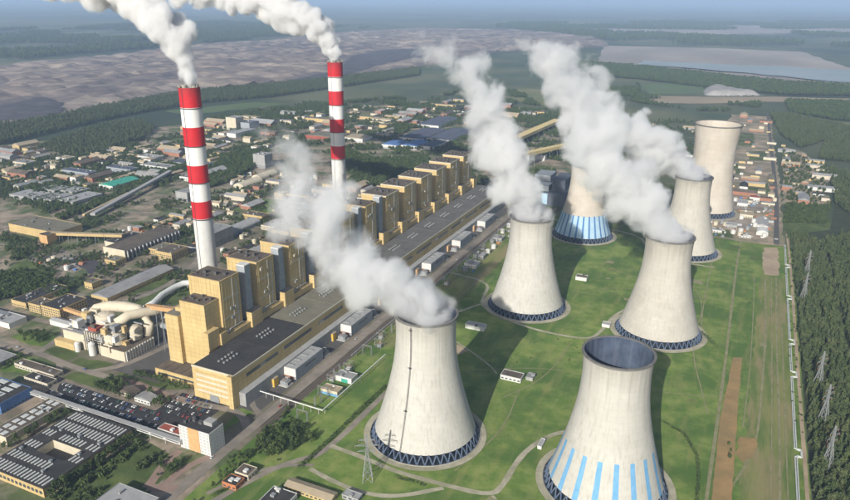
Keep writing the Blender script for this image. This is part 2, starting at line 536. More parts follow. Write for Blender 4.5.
sheet('works_ground', rough_poly([(-1850, 250), (-330, 250), (-330, 1420), (-420, 2650), (-1250, 2700), (-1700, 1900), (-1950, 1300)], 40, 12, 1), 0.05, 'works_ground')
sheet('plant_yard', [(-700, 440), (-398, 440), (-398, 1390), (-860, 1390), (-860, 700), (-700, 640)], 0.12, 'yard')
sheet('lawn', rough_poly([(-398, 330), (96, 330), (96, 1322), (-398, 1322)], 60, 0.8, 2), 0.10, 'lawn')
sheet('dry_lawn', rough_poly([(36, 400), (84, 400), (84, 1160), (48, 1160)], 14, 2.5, 3), 0.15, 'lawn_dry')
sheet('dry_lawn', rough_poly([(-392, 690), (-345, 690), (-335, 1120), (-380, 1320), (-394, 1320)], 14, 4, 4), 0.15, 'lawn_dry')
sheet('dry_lawn', rough_poly([(-215, 1245), (-110, 1262), (-120, 1318), (-250, 1318)], 14, 5, 5), 0.15, 'lawn_dry')
sheet('front_garden', rough_poly([(-600, 250), (-402, 250), (-440, 405), (-500, 414), (-506, 300), (-600, 290)], 20, 1.5, 6), 0.13, 'lawn_rough')
sheet('grass_verge', rough_poly([(-398, 440), (-330, 440), (-330, 640), (-352, 640), (-356, 525), (-398, 525)], 15, 1.2, 7), 0.16, 'lawn')
for i, pl_ in enumerate([
        [(-815, 505), (-775, 500), (-755, 506), (-752, 530), (-790, 538), (-812, 528)],
        [(-742, 500), (-712, 492), (-698, 492), (-694, 508), (-720, 515), (-742, 512)],
        [(-690, 489), (-655, 486), (-632, 500), (-640, 512), (-690, 505)],
        [(-800, 440), (-742, 442), (-684, 466), (-692, 478), (-770, 482), (-805, 474)],
        [(-668, 462), (-612, 462), (-606, 480), (-640, 484), (-668, 478)],
        [(-618, 494), (-540, 494), (-520, 508), (-578, 508), (-618, 505)],
        [(-440, 470), (-432, 455), (-428, 500), (-440, 520), (-446, 500)],
        [(-435, 378), (-424, 385), (-426, 412), (-440, 410), (-446, 396)],
        [(-1010, 640), (-940, 670), (-985, 720), (-1050, 690)],
        [(-945, 1085), (-850, 1090), (-842, 1165), (-935, 1172)],
        [(-760, 640), (-700, 640), (-690, 720), (-752, 760)],
        [(-840, 655), (-770, 770), (-762, 700), (-800, 640)],
        [(-1480, 985), (-1320, 1000), (-1300, 1075), (-1450, 1100)],
        [(-1560, 1100), (-1400, 1130), (-1400, 1230), (-1570, 1210)],
        [(-1620, 1560), (-1480, 1600), (-1500, 1760), (-1640, 1720)]]):
    sheet('grass_plot', rough_poly(pl_, 12, 1.6, 20 + i), 0.18, 'lawn_rough' if i % 3 else 'lawn')
sheet('pale_yard', rough_poly([(-1042, 700), (-1048, 765), (-938, 742), (-925, 692)], 15, 2, 8), 0.20, 'pale_yard')
sheet('pale_yard', rough_poly([(-1120, 1230), (-1040, 1200), (-960, 1250), (-930, 1390), (-1060, 1400)], 20, 6, 9), 0.20, 'site_dirt')
sheet('coal_yard', rough_poly([(-990, 760), (-905, 740), (-900, 700), (-975, 735)], 12, 3, 10), 0.24, 'coal')
sheet('car_park', rect(-658, -497, 425, 457), 0.20, 'asphalt_black')
sheet('car_park', rect(-522, -462, 441, 497), 0.21, 'asphalt_black')
sheet('transformer_yard', rect(-449, -423, 500, 1330), 0.17, 'asphalt')
sheet('works_yard', rect(-640, -560, 500, 640), 0.16, 'asphalt')

# roads: the corridor beside the turbine hall, cross streets, estate streets
ribbon('road', [(-409, 250), (-409, 330), (-411, 420), (-413, 640), (-413, 1330)], 12, 0.22, 'road_pale')
ribbon('railway_bed', [(-399, 470), (-400, 700), (-401, 1330)], 9, 0.20, 'rail_bed')
ribbon('road', [(-412, 470), (-436, 492), (-462, 492), (-490, 486), (-612, 486), (-680, 485), (-745, 492), (-812, 488), (-900, 482)], 9, 0.24, 'road_pale')
ribbon('road', [(-446, 520), (-436, 508), (-420, 500)], 6, 0.23, 'road_pale')
ribbon('road', [(-650, 486), (-622, 520), (-612, 640), (-640, 760), (-640, 1380)], 9, 0.25, 'road_pale')
ribbon('road', [(-745, 492), (-752, 520), (-770, 560), (-850, 552), (-960, 560)], 9, 0.26, 'road_pale')
ribbon('road', [(-700, 486), (-668, 458), (-655, 440), (-640, 432)], 8, 0.27, 'road_pale')
ribbon('road', [(-437, 362), (-448, 395), (-450, 416)], 9, 0.28, 'road_pink')
ribbon('road', [(-425, 368), (-428, 395), (-416, 425)], 8, 0.29, 'road_pink')
ribbon('road', [(-437, 362), (-425, 368), (-412, 372)], 9, 0.285, 'road_pink')
ribbon('footpath', [(-612, 489), (-575, 490), (-505, 483)], 7, 0.30, 'road_pink')
ribbon('road', [(-870, 640), (-760, 620), (-760, 780), (-870, 930), (-960, 1060), (-1060, 1210), (-1160, 1480), (-1240, 1900), (-1260, 2600)], 10, 0.28, 'road_pale')
ribbon('road', [(-860, 780), (-700, 775), (-640, 770)], 8, 0.29, 'road_pale')
ribbon('road', [(-1160, 900), (-1400, 1180), (-1560, 1480), (-1700, 1900), (-1750, 2350)], 9, 0.30, 'road_pale')
ribbon('road', [(-1900, 1250), (-1600, 1310), (-1300, 1390), (-1050, 1500), (-700, 1720), (-560, 1980), (-560, 2700)], 10, 0.31, 'road_pale')
ribbon('road', [(-1240, 1900), (-1000, 1880), (-780, 1840)], 9, 0.32, 'road_pale')
ribbon('road', [(-412, 1330), (-400, 1420), (-470, 1560), (-560, 1700)], 10, 0.33, 'road_pale')
ribbon('road', [(-660, 1620), (-560, 1420), (-412, 1335)], 9, 0.34, 'road_pale')
ribbon('path', [(-372, 372), (-358, 420), (-340, 452), (-322, 470), (-321, 585), (-318, 612)], 6.5, 0.22, 'road_pale')
ribbon('path', [(-384, 378), (-368, 418), (-346, 440), (-322, 452)], 4.0, 0.23, 'road_pale')
ribbon('path', [(-324, 484), (-285, 482), (-250, 476), (-204, 478), (-158, 482), (-153, 500), (-153, 535), (-148, 566), (-132, 600), (-110, 612)], 5.5, 0.24, 'gravel_path')
ribbon('path', [(-322, 446), (-295, 440), (-262, 437), (-232, 445), (-200, 474)], 5, 0.25, 'gravel_path')
ribbon('path', [(-158, 482), (-130, 460), (-100, 420), (-70, 330)], 5, 0.26, 'gravel_path')
ribbon('path', [(-395, 953), (-325, 941), (-316, 885), (-308, 856), (-273, 832), (-225, 816), (-184, 813), (-146, 818), (-138, 845), (-133, 900), (-120, 935)], 4.5, 0.27, 'gravel_path')
ribbon('path', [(-311, 860), (-330, 820), (-345, 790)], 4, 0.28, 'gravel_path')
ribbon('path', [(-300, 740), (-270, 722), (-236, 698), (-224, 684)], 2.2, 0.29, 'gravel_path')
ribbon('path', [(-375, 1330), (-310, 1290), (-160, 1285), (-130, 1205), (-110, 1160), (-20, 1160)], 5, 0.30, 'gravel_path')
ribbon('track', [(15, 1322), (12, 1204), (14, 864), (14, 736), (13, 558), (12, 400)], 3.2, 0.24, 'track_dirt')
ribbon('track', [(55, 1140), (58, 946), (55, 803), (52, 674), (42, 620), (24, 560), (10, 540)], 2.2, 0.25, 'track_dirt')
ribbon('track', [(-25, 1200), (-24, 1000), (-20, 905)], 1.6, 0.25, 'track_dirt')
ribbon('track', [(71, 1150), (70, 900), (72, 700), (70, 500)], 2.0, 0.26, 'track_dirt')
ribbon('gravel_road', [(90, 1400), (92.5, 1200), (92.5, 1000), (92.5, 800), (93, 600), (93, 400)], 3.6, 0.27, 'sand')
sheet('bare_strip', rough_poly([(22, 846), (32, 850), (32, 700), (33, 566), (34, 480), (16, 480), (17, 560), (16, 695)], 9, 0.45, 11), 0.24, 'earth')
sheet('bare_patch', rough_poly([(36, 672), (52, 676), (50, 640), (40, 628), (33, 640)], 6, 1.6, 12), 0.25, 'earth')
rw = random.Random(77)
for i_ in range(26):      # worn and weedy spots on the lawns
    x, y, q = rw.uniform(-385, 80), rw.uniform(440, 1300), rw.uniform(3, 11)
    if min(math.hypot(x - a, y - b) for a, b in ((-250, 543), (-250, 885), (-251, 1231), (-72, 543), (-71, 881), (-73, 1222))) < 72:
        continue
    sheet('worn_patch', rough_poly([(x - q, y - q * .6), (x + q, y - q * .5), (x + q * .8, y + q), (x - q * .7, y + q * 1.3)], 4, 1.6, 200 + i_), 0.2, ('lawn_dry', 'lawn_rough', 'track_dirt')[i_ % 3])
for i_, pt_ in enumerate([[(-60, 1100), (-20, 1000), (-30, 860), (4, 700)], [(-200, 640), (-170, 700), (-165, 800)], [(-290, 640), (-240, 690), (-160, 730), (-60, 720), (10, 740)], [(-350, 700), (-340, 860), (-350, 950)], [(40, 1150), (42, 900), (40, 760), (38, 690)], [(64, 1150), (65, 700), (62, 420)], [(76, 1150), (77, 800), (78, 420)], [(-180, 1090), (-120, 1050), (-20, 1060)], [(-190, 960), (-150, 1010), (-20, 1020)], [(-200, 500), (-180, 580), (-190, 660)]]):
    ribbon('track', pt_, 1.3, 0.25, 'track_dirt')
sheet('sand_pad', rough_poly([(51, 1300), (75, 1310), (75, 1165), (52, 1160)], 10, 2, 13), 0.25, 'sand')
sheet('sand_pad', rough_poly([(-292, 732), (-274, 722), (-280, 708), (-296, 714)], 6, 1.0, 14), 0.25, 'sand')
sheet('building_site', rough_poly([(-140, 1295), (-69, 1318), (83, 1322), (84, 1700), (70, 2300), (60, 2900), (-70, 2900), (-110, 1900), (-130, 1500)], 25, 4, 15), 0.14, 'site_dirt')
sheet('building_site', rough_poly([(86, 1620), (180, 1650), (176, 1800), (200, 2040), (170, 2120), (138, 2270), (95, 2300), (90, 1800)], 20, 4, 16), 0.15, 'site_dirt')
for i_, pl_ in enumerate([[(-60, 1660), (-20, 1650), (-15, 1760), (-70, 1770)], [(20, 1690), (60, 1700), (55, 1800), (15, 1790)], [(-60, 1850), (0, 1880), (-10, 2000), (-70, 1990)], [(10, 2050), (55, 2080), (50, 2200), (0, 2190)], [(-50, 2250), (20, 2280), (10, 2500), (-60, 2480)], [(-40, 1330), (0, 1335), (-5, 1380), (-50, 1375)]]):
    sheet('grass_plot', rough_poly(pl_, 14, 4, 120 + i_), 0.3, 'lawn_rough')
for i_, pl_ in enumerate([[(-30, 1400), (30, 1405), (28, 1470), (-24, 1468)], [(-10, 1540), (50, 1545), (48, 1612), (-12, 1610)], [(-50, 1780), (10, 1790), (4, 1850), (-52, 1842)]]):
    sheet('pale_yard', rough_poly(pl_, 12, 2, 130 + i_), 0.3, 'pale_yard')
for i_, yy_ in enumerate((1530, 1640, 1830, 2030, 2240, 2520)):
    ribbon('road', [(-80, yy_), (-10, yy_ + 6), (72, yy_ + 10)], 7, 0.3, 'road_pale')
ribbon('road', [(72, 1330), (74, 1700), (62, 2300), (50, 3000)], 9, 0.3, 'asphalt')
ribbon('road', [(74, 1760), (150, 1790), (190, 1900)], 6, 0.31, 'road_pale')
sheet('meadow', rough_poly([(128, 3040), (254, 2898), (372, 2843), (353, 2690), (155, 2824)], 30, 6, 17), 0.3, 'meadow')
sheet('meadow', rough_poly([(205, 2374), (326, 2402), (307, 2212), (191, 2211)], 25, 5, 18), 0.3, 'meadow')
sheet('meadow', rough_poly([(87, 1560), (117, 1559), (186, 1533), (210, 1620), (233, 1500), (142, 1361), (88, 1377)], 20, 4, 19), 0.3, 'lawn_rough')
sheet('field', [(-542, 3754), (-272, 3948), (-211, 3530), (-433, 3335)], 0.4, 'field_green')
sheet('sandy_field', rough_poly([(-436, 3295), (-208, 3377), (77, 3526), (415, 3629), (398, 3449), (19, 3319), (-205, 3137), (-395, 3070)], 40, 8, 20), 0.4, 'field_tan')
sheet('meadow', rough_poly([(-1500, 2000), (-1250, 2420), (-1150, 2390), (-1400, 1990)], 30, 8, 21), 0.3, 'meadow')
sheet('meadow', rough_poly([(-2000, 1990), (-1860, 2330), (-1700, 2360), (-1850, 1960)], 30, 8, 22), 0.3, 'field_green')
sheet('meadow', rough_poly([(-1330, 2900), (-1000, 3300), (-700, 3200), (-760, 2760), (-1000, 2950)], 40, 12, 23), 0.3, 'meadow')
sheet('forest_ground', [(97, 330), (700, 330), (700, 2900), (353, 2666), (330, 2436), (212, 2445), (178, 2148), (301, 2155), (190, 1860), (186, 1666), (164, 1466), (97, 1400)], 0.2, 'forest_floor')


def relief(name, poly, cell, amp, m, base=0.5, nscale=0.004, ridged=True, seed=0, soft=4, hollow=None):
    """Open ground with real relief: a grid of heights inside a plan outline, sinking to its edges."""
    P = np.array(poly)
    x0, y0 = P.min(0)
    x1, y1 = P.max(0)
    nx, ny = int((x1 - x0) / cell) + 1, int((y1 - y0) / cell) + 1
    X, Y = np.meshgrid(x0 + np.arange(nx) * cell, y0 + np.arange(ny) * cell)
    ins = inside(X.ravel(), Y.ravel(), poly).reshape(X.shape)
    e = ins.astype(float)
    for _ in range(soft):
        q = np.pad(e, 1)
        e = np.minimum(ins, (q[:-2, 1:-1] + q[2:, 1:-1] + q[1:-1, :-2] + q[1:-1, 2:]) / 4)
    if hollow:
        hm = inside(X.ravel(), Y.ravel(), hollow[0]).reshape(X.shape) | inside(X.ravel(), Y.ravel(), hollow[1]).reshape(X.shape)
        e = e * np.where(hm, 0.0, 1.0)
        for _ in range(2):
            q = np.pad(e, 1, mode='edge')
            e = np.minimum(e, (q[:-2, 1:-1] + q[2:, 1:-1] + q[1:-1, :-2] + q[1:-1, 2:]) / 4)
    idx = -np.ones(X.shape, int)
    vs = []
    for j in range(ny):
        for i in range(nx):
            if ins[j, i]:
                idx[j, i] = len(vs)
                p = Vector((X[j, i] * nscale * 1.25, Y[j, i] * nscale * 0.95, seed))
                h = mnoise.fractal(p, 0.9, 2.1, 5)
                h = (1 - abs(h) * 1.8) if ridged else (h * 0.5 + 0.5)
                h = max(0.0, h)
                if ridged:
                    h = math.floor(h * 4) / 4 * 0.6 + h * 0.4
                vs.append((X[j, i], Y[j, i], base + amp * h * max(0.0, e[j, i] * 1.5 - 0.5)))
    fs = []
    for j in range(ny - 1):
        for i in range(nx - 1):
            q = (idx[j, i], idx[j, i + 1], idx[j + 1, i + 1], idx[j + 1, i])
            if min(q) >= 0:
                fs.append(q)
    mb = MB()
    mb.quads(vs, fs)
    return tag(mb.build(name, m), kind='structure')


PIT = [(-2192, 1340), (-2230, 1497), (-2320, 1978), (-2351, 2445), (-2153, 3098), (-1913, 4042), (-1895, 5488), (-1238, 6550), (-1713, 8412), (-2886, 9111), (-4229, 8932), (-4511, 7458), (-4295, 5563), (-4458, 4813), (-4190, 3633), (-4169, 2876), (-4127, 2491), (-4100, 1300)]
sheet('pit_rim', rough_poly(PIT, 60, 14, 71), 0.45, 'mine')
COAL = [[(-2171, 2750), (-2207, 3176), (-2273, 3631), (-2724, 4563), (-2824, 5207), (-2555, 5496), (-2171, 4671), (-2161, 3981), (-1994, 3183), (-1958, 2733)], [(-2900, 1560), (-2659, 1803), (-2796, 2089), (-2500, 1980), (-2290, 1804), (-2240, 1600), (-2500, 1500)]]
relief('open_pit_mine', PIT, 34, 30, 'mine', 0.6, 0.0050, True, 3, hollow=COAL)
relief('coal_seam_floor', [(-2171, 2750), (-2207, 3176), (-2273, 3631), (-2724, 4563), (-2824, 5207), (-2555, 5496), (-2171, 4671), (-2161, 3981), (-1994, 3183), (-1958, 2733)], 30, 8, 'coal', 1.5, 0.006, True, 5)
relief('coal_seam_floor', [(-2900, 1560), (-2659, 1803), (-2796, 2089), (-2500, 1980), (-2290, 1804), (-2240, 1600), (-2500, 1500)], 25, 8, 'coal', 1.5, 0.006, True, 6)
sheet('ash_flat', rough_poly([(-1320, 6690), (-509, 6850), (290, 6755), (510, 5290), (650, 4815), (930, 4290), (538, 4025), (199, 4225), (-327, 4597), (-980, 4780)], 70, 12, 72), 0.45, 'ash')
relief('ash_field', [(-1305, 6665), (-509, 6827), (275, 6732), (486, 5282), (624, 4815), (900, 4300), (538, 4049), (199, 4250), (-327, 4622), (-962, 4802)], 50, 8, 'ash', 0.6, 0.003, False, 8)
sheet('ash_lake', rough_poly([(-751, 5090), (-240, 5038), (111, 5077), (490, 4999), (760, 4780), (700, 4200), (336, 4260), (-103, 4560), (-703, 4783)], 80, 25, 24), 9.5, 'lake')
relief('ash_heap', [(-217, 3927), (41, 3545), (-120, 3440), (-211, 3413), (-235, 3600)], 10, 46, 'ash_pale', 0.6, 0.0022, False, 9, soft=14)
relief('spoil_bank', [(-1713, 8600), (-900, 9000), (2600, 12500), (2600, 14500), (-1500, 12500), (-2800, 9800)], 160, 10, 'ash', 1.0, 0.002, False, 10)

# ------------------------------------------------------------------ trees


def blob_points(n, rx, ry, rz, zc, seed, lobes=7, shell=0.55):
    r_ = np.random.default_rng(seed)
    cs = []
    for k in range(lobes):
        a, e = r_.uniform(0, 2 * math.pi), r_.uniform(-0.7, 1.2)
        q = r_.uniform(0.35, 0.62)
        cs.append((rx * q * math.cos(a) * math.cos(e), ry * q * math.sin(a) * math.cos(e), zc + rz * 0.62 * math.sin(e), r_.uniform(0.38, 0.6)))
    pts = []
    for i in range(n):
        c = cs[r_.integers(0, lobes)]
        d = r_.normal(size=3)
        d /= np.linalg.norm(d) + 1e-9
        q = r_.uniform(shell, 1.05)
        pts.append((c[0] + d[0] * rx * c[3] * q, c[1] + d[1] * ry * c[3] * q, c[2] + d[2] * rz * c[3] * q, d))
    return pts


def leaves(mb, pts, size, r_, mi=0):
    for x, y, z, d in pts:
        n_ = Vector(d) + Vector(r_.normal(size=3)) * 0.55
        n_.normalize()
        a = n_.orthogonal().normalized()
        a.rotate(Matrix.Rotation(r_.uniform(0, 6.28), 3, n_))
        b_ = n_.cross(a)
        s1, s2 = size * r_.uniform(0.7, 1.3), size * r_.uniform(0.6, 1.1)
        p = Vector((x, y, z))
        c = n_ * size * 0.25
        mb.quads([tuple(p - a * s1), tuple(p - b_ * s2 + c), tuple(p + a * s1), tuple(p + b_ * s2 + c)], [(0, 1, 2, 3)], mi)


def broadleaf(seed, h=10.0, wd=3.8, n=230, leafsize=0.62):
    r_ = np.random.default_rng(seed)
    tr = MB()
    tr.bar((0, 0, 0), (r_.uniform(-.2, .2), r_.uniform(-.2, .2), h * 0.45), 0.26, n=6, w2=0.16)
    top = Vector((0, 0, h * 0.42))
    for k in range(5):
        a = k * 1.26 + r_.uniform(-.3, .3)
        tr.bar(tuple(top), (math.cos(a) * wd * 0.5, math.sin(a) * wd * 0.5, h * r_.uniform(0.58, 0.8)), 0.13, n=5, w2=0.04)
    cr = MB()
    leaves(cr, blob_points(n, wd * 1.05, wd * 1.05, h * 0.46, h * 0.58, seed, 9), leafsize, r_)
    return tr, cr


def conifer(seed, h=16.0, wd=2.6, n=150, leafsize=0.75):
    r_ = np.random.default_rng(seed)
    tr = MB()
    tr.bar((0, 0, 0), (0, 0, h * 0.9), 0.22, n=5, w2=0.05)
    cr = MB()
    pts = []
    for i in range(n):
        q = r_.uniform(0, 1) ** 0.7
        z = h * (0.32 + 0.68 * (1 - q) if False else 0.30 + 0.70 * (1 - q))
        rad = wd * (0.25 + 0.75 * q ** 0.8) * r_.uniform(0.55, 1.05) * (0.8 + 0.3 * math.sin(z * 2.1 + seed))
        a = r_.uniform(0, 2 * math.pi)
        d = np.array([math.cos(a) * 0.8, math.sin(a) * 0.8, 0.55])
        pts.append((rad * math.cos(a), rad * math.sin(a), z, d))
    leaves(cr, pts, leafsize, r_)
    return tr, cr


def joined(tr, cr, name, leafmat):
    mb = MB()
    mb.quads(tr.v, tr.f, 0)
    mb.quads(cr.v, cr.f, 1)
    return mb.mesh(name, ['bark', leafmat])


def proto_collection(name, meshes):
    c = bpy.data.collections.new(name)
    for i, me in enumerate(meshes):
        o = bpy.data.objects.new(me.name, me)
        c.objects.link(o)
    return c


PROTO_PINE = proto_collection('pine_prototypes', [joined(*conifer(100 + k, 14 + k % 3 * 2, 2.7 + 0.25 * (k % 2), 150, 0.8), 'pine_shape', 'pine') for k in range(3)] + [joined(*broadleaf(150 + k, 13 + k % 3 * 1.6, 3.0 + 0.3 * (k % 2), 150, 0.8), 'pine_shape', ('pine', 'pine_pale', 'pine', 'leaf_b', 'pine_pale')[k]) for k in range(5)])
PROTO_LEAF = proto_collection('broadleaf_prototypes', [joined(*broadleaf(200 + k, 10, 4.4, 150, 0.85), 'broadleaf_shape', ('leaf_a', 'leaf_b', 'leaf_b')[k % 3]) for k in range(6)])
PROTO_SHRUB = proto_collection('shrub_prototypes', [joined(*broadleaf(300 + k, 3.2, 1.9, 80, 0.5), 'shrub_shape', ('leaf_a', 'leaf_b', 'leaf_c')[k % 3]) for k in range(5)])


def scatter_points(poly, spacing, seed, keep=1.0, clump=0.0, row=False):
    P = np.array(poly)
    x0, y0 = P.min(0)
    x1, y1 = P.max(0)
    X, Y = np.meshgrid(np.arange(x0, x1, spacing), np.arange(y0, y1, spacing))
    r_ = np.random.default_rng(seed)
    jit = 0.30 if row else 0.5
    X = X.ravel() + r_.uniform(-jit, jit, X.size) * spacing
    Y = Y.ravel() + r_.uniform(-jit, jit, Y.size) * spacing
    k = inside(X, Y, poly) & (r_.uniform(size=X.size) < keep)
    X, Y = X[k], Y[k]
    if clump > 0:
        v = np.array([mnoise.noise(Vector((x * clump, y * clump, seed * 3.3))) for x, y in zip(X, Y)])
        k = v > 0.0
        X, Y = X[k], Y[k]
    return X, Y


def scatter(name, X, Y, coll, smin, smax, label, cat=None, z=0.1, seed=0):
    """One mass of growth nobody could count: instances of the shapes in coll on the given plan points."""
    me = bpy.data.meshes.new(name)
    me.from_pydata([(float(x), float(y), z) for x, y in zip(X, Y)], [], [])
    o = link(name, me)
    tag(o, label, cat, kind='stuff')
    ng = bpy.data.node_groups.new(name, 'GeometryNodeTree')
    ng.interface.new_socket('Geometry', in_out='INPUT', socket_type='NodeSocketGeometry')
    ng.interface.new_socket('Geometry', in_out='OUTPUT', socket_type='NodeSocketGeometry')
    N = ng.nodes.new
    gi, go = N('NodeGroupInput'), N('NodeGroupOutput')
    ip = N('GeometryNodeInstanceOnPoints')
    ci = N('GeometryNodeCollectionInfo')
    ci.inputs['Collection'].default_value = coll
    ci.inputs['Separate Children'].default_value = True
    ci.inputs['Reset Children'].default_value = True
    rs = N('FunctionNodeRandomValue')
    rs.data_type = 'FLOAT'
    rs.inputs[2].default_value = smin
    rs.inputs[3].default_value = smax
    rs.inputs['Seed'].default_value = seed
    rr = N('FunctionNodeRandomValue')
    rr.data_type = 'FLOAT_VECTOR'
    rr.inputs[0].default_value = (0, 0, 0)
    rr.inputs[1].default_value = (0.06, 0.06, 6.283)
    rr.inputs['Seed'].default_value = seed + 1
    L = ng.links.new
    L(gi.outputs[0], ip.inputs['Points'])
    L(ci.outputs[0], ip.inputs['Instance'])
    ip.inputs['Pick Instance'].default_value = True
    L(rs.outputs[1], ip.inputs['Scale'])
    L(rr.outputs[0], ip.inputs['Rotation'])
    L(ip.outputs[0], go.inputs[0])
    md = o.modifiers.new('growth', 'NODES')
    md.node_group = ng
    return o


def forest(name, poly, spacing, coll, smin, smax, label, seed, keep=1.0, clump=0.0, row=False, holes=()):
    X, Y = scatter_points(poly, spacing, seed, keep, clump, row)
    for h in holes:
        k = ~inside(X, Y, h)
        X, Y = X[k], Y[k]
    return scatter(name, X, Y, coll, smin, smax, label, 'forest', seed=seed)


# the pine forest beside the site, cut by rides
RIDES = [rect(97, 400, 1036, 1046), rect(97, 400, 838, 843), rect(97, 400, 700, 704), rect(97, 400, 1235, 1246), rect(148, 152, 330, 1300)]
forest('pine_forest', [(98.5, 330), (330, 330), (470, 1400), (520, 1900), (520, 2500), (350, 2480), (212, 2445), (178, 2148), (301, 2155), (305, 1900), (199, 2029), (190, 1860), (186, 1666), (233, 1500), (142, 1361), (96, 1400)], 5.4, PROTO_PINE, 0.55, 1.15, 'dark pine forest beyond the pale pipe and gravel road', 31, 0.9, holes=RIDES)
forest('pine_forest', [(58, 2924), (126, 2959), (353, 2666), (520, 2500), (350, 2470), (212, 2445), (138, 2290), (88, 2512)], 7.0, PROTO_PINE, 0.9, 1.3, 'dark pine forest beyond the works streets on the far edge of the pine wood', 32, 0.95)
forest('forest', [(115, 3369), (436, 3469), (600, 3100), (377, 2890), (255, 2923), (128, 3040)], 9.0, PROTO_LEAF, 1.2, 1.9, 'dark wood behind the straw-coloured meadow strip', 33)
forest('forest', [(-1235, 4821), (-681, 4643), (-307, 4374), (102, 4097), (458, 4096), (700, 3900), (600, 3690), (463, 3728), (139, 3596), (-160, 3682), (-572, 3944), (-1031, 4044)], 13.0, PROTO_LEAF, 1.7, 2.6, 'long dark forest belt below the ash lake', 34)
forest('forest', [(-762, 3842), (-528, 3666), (-473, 3314), (-200, 3076), (20, 3253), (23, 3014), (-186, 2906), (-428, 3021), (-698, 3314)], 11.0, PROTO_LEAF, 1.0, 1.9, 'loose green woodland behind the steaming far towers', 35, 0.9, clump=0.006)
FOR_L = [(-2229, 1200), (-2229, 1396), (-2206, 1665), (-2258, 1923), (-2284, 2257), (-2272, 2487), (-2133, 2815), (-2017, 3170), (-1858, 3926), (-1689, 3569), (-1794, 2905), (-1875, 2470), (-2015, 2198), (-2036, 1954), (-2021, 1713), (-1979, 1485), (-1943, 1294), (-1960, 1180)]
forest('forest', FOR_L, 9.0, PROTO_PINE, 1.0, 1.5, 'long dark forest belt along the foot of the open pit', 36, 0.95)
forest('forest', [(-1798, 1304), (-1653, 1289), (-1570, 1331), (-1623, 1423), (-1644, 1545), (-1742, 1683), (-1901, 1775), (-1927, 1630), (-1868, 1432)], 7.5, PROTO_PINE, 0.9, 1.3, 'square block of dark wood between the forest belt and the works estate', 37, 0.95)
forest('forest', [(-1040, 1690), (-890, 1600), (-798, 1688), (-716, 1636), (-676, 1546), (-732, 1389), (-807, 1312), (-850, 1420), (-1000, 1600)], 6.5, PROTO_LEAF, 0.9, 1.5, 'dark wood behind the farther striped chimney', 38, 0.95)
forest('forest', [(-1219, 1324), (-1280, 1534), (-1225, 1561), (-1126, 1431), (-1076, 1229), (-1097, 1169)], 6.5, PROTO_LEAF, 0.8, 1.4, 'dark wood between the two striped chimneys', 39, 0.9)
forest('tree_belt', [(-1203, 882), (-1223, 1033), (-1279, 1202), (-1308, 1406), (-1285, 1390), (-1250, 1200), (-1190, 1020), (-1172, 872)], 5.5, PROTO_LEAF, 0.7, 1.2, 'dark line of trees beside the long pale conveyor', 40, 0.9)
forest('forest', [(-1018, 636), (-999, 664), (-928, 653), (-868, 639), (-850, 622), (-905, 605), (-930, 575), (-925, 520), (-960, 480), (-1060, 560)], 5.2, PROTO_LEAF, 0.7, 1.15, 'dark wood behind the long low sheds at the picture edge', 41, 0.95)
forest('tree_belt', [(-1444, 998), (-1473, 1084), (-1404, 1077), (-1375, 1032), (-1380, 974)], 6.0, PROTO_LEAF, 0.8, 1.2, 'rounded dark copse above the grey flat-roofed sheds', 42, 0.95)
forest('forest', [(-1244, 2729), (-1247, 3195), (-987, 3162), (-733, 2681), (-701, 2212), (-716, 2105), (-804, 2588), (-1094, 2808)], 9.0, PROTO_LEAF, 0.9, 1.6, 'green woodland behind the steam of the middle tower', 43, 0.9, clump=0.008)
forest('tree_belt', [(-1746, 1948), (-1630, 2335), (-1385, 2726), (-1232, 2604), (-1417, 2219), (-1523, 1836)], 9.0, PROTO_LEAF, 0.9, 1.5, 'scattered trees among the far houses beyond the chimneys', 44, 0.8, clump=0.01)
forest('tree_belt', [(-1650, 950), (-1250, 900), (-1150, 1250), (-1230, 1800), (-1500, 1850), (-1700, 1250)], 9.0, PROTO_LEAF, 0.6, 1.1, 'scattered green trees through the works estate', 45, 0.95, clump=0.018)
forest('tree_belt', [(-1750, 1000), (-1280, 880), (-1180, 1300), (-1260, 1800), (-1560, 1850), (-1760, 1250)], 7.5, PROTO_LEAF, 0.5, 0.95, 'small garden trees through the works estate', 145, 0.6, clump=0.03)
forest('tree_belt', [(-1300, 560), (-1040, 640), (-1060, 760), (-1230, 780), (-1320, 720)], 7.0, PROTO_LEAF, 0.6, 1.1, 'trees at the picture edge below the tan hall', 146, 0.7, clump=0.02)
forest('tree_belt', [(-1260, 860), (-1210, 880), (-1180, 1000), (-1200, 1050), (-1300, 950)], 6.0, PROTO_LEAF, 0.6, 1.1, 'trees behind the tan hall', 147, 0.7, clump=0.03)
forest('tree_belt', [(-1650, 1850), (-1180, 1650), (-1000, 1900), (-760, 1950), (-640, 2650), (-1250, 2700), (-1650, 2400)], 11.0, PROTO_LEAF, 0.8, 1.4, 'broken rows of trees through the far settlements', 148, 0.8, clump=0.012)
forest('tree_belt', [(-620, 1420), (-420, 1420), (-430, 2000), (-560, 2700), (-700, 2600), (-640, 1800)], 9.0, PROTO_LEAF, 0.7, 1.2, 'trees around the wide yellow conveyor gallery', 149, 0.6, clump=0.015)
forest('tree_belt', [(-1200, 1560), (-700, 1750), (-640, 2600), (-1240, 2600)], 9.0, PROTO_LEAF, 0.7, 1.2, 'scattered green trees around the blue-roofed sheds', 46, 0.8, clump=0.013)
forest('tree_belt', [(-1050, 700), (-860, 640), (-720, 780), (-760, 1300), (-1120, 1350), (-1160, 900)], 6.5, PROTO_LEAF, 0.4, 0.85, 'scattered low trees among the yards behind the first chimney', 47, 0.65, clump=0.022)
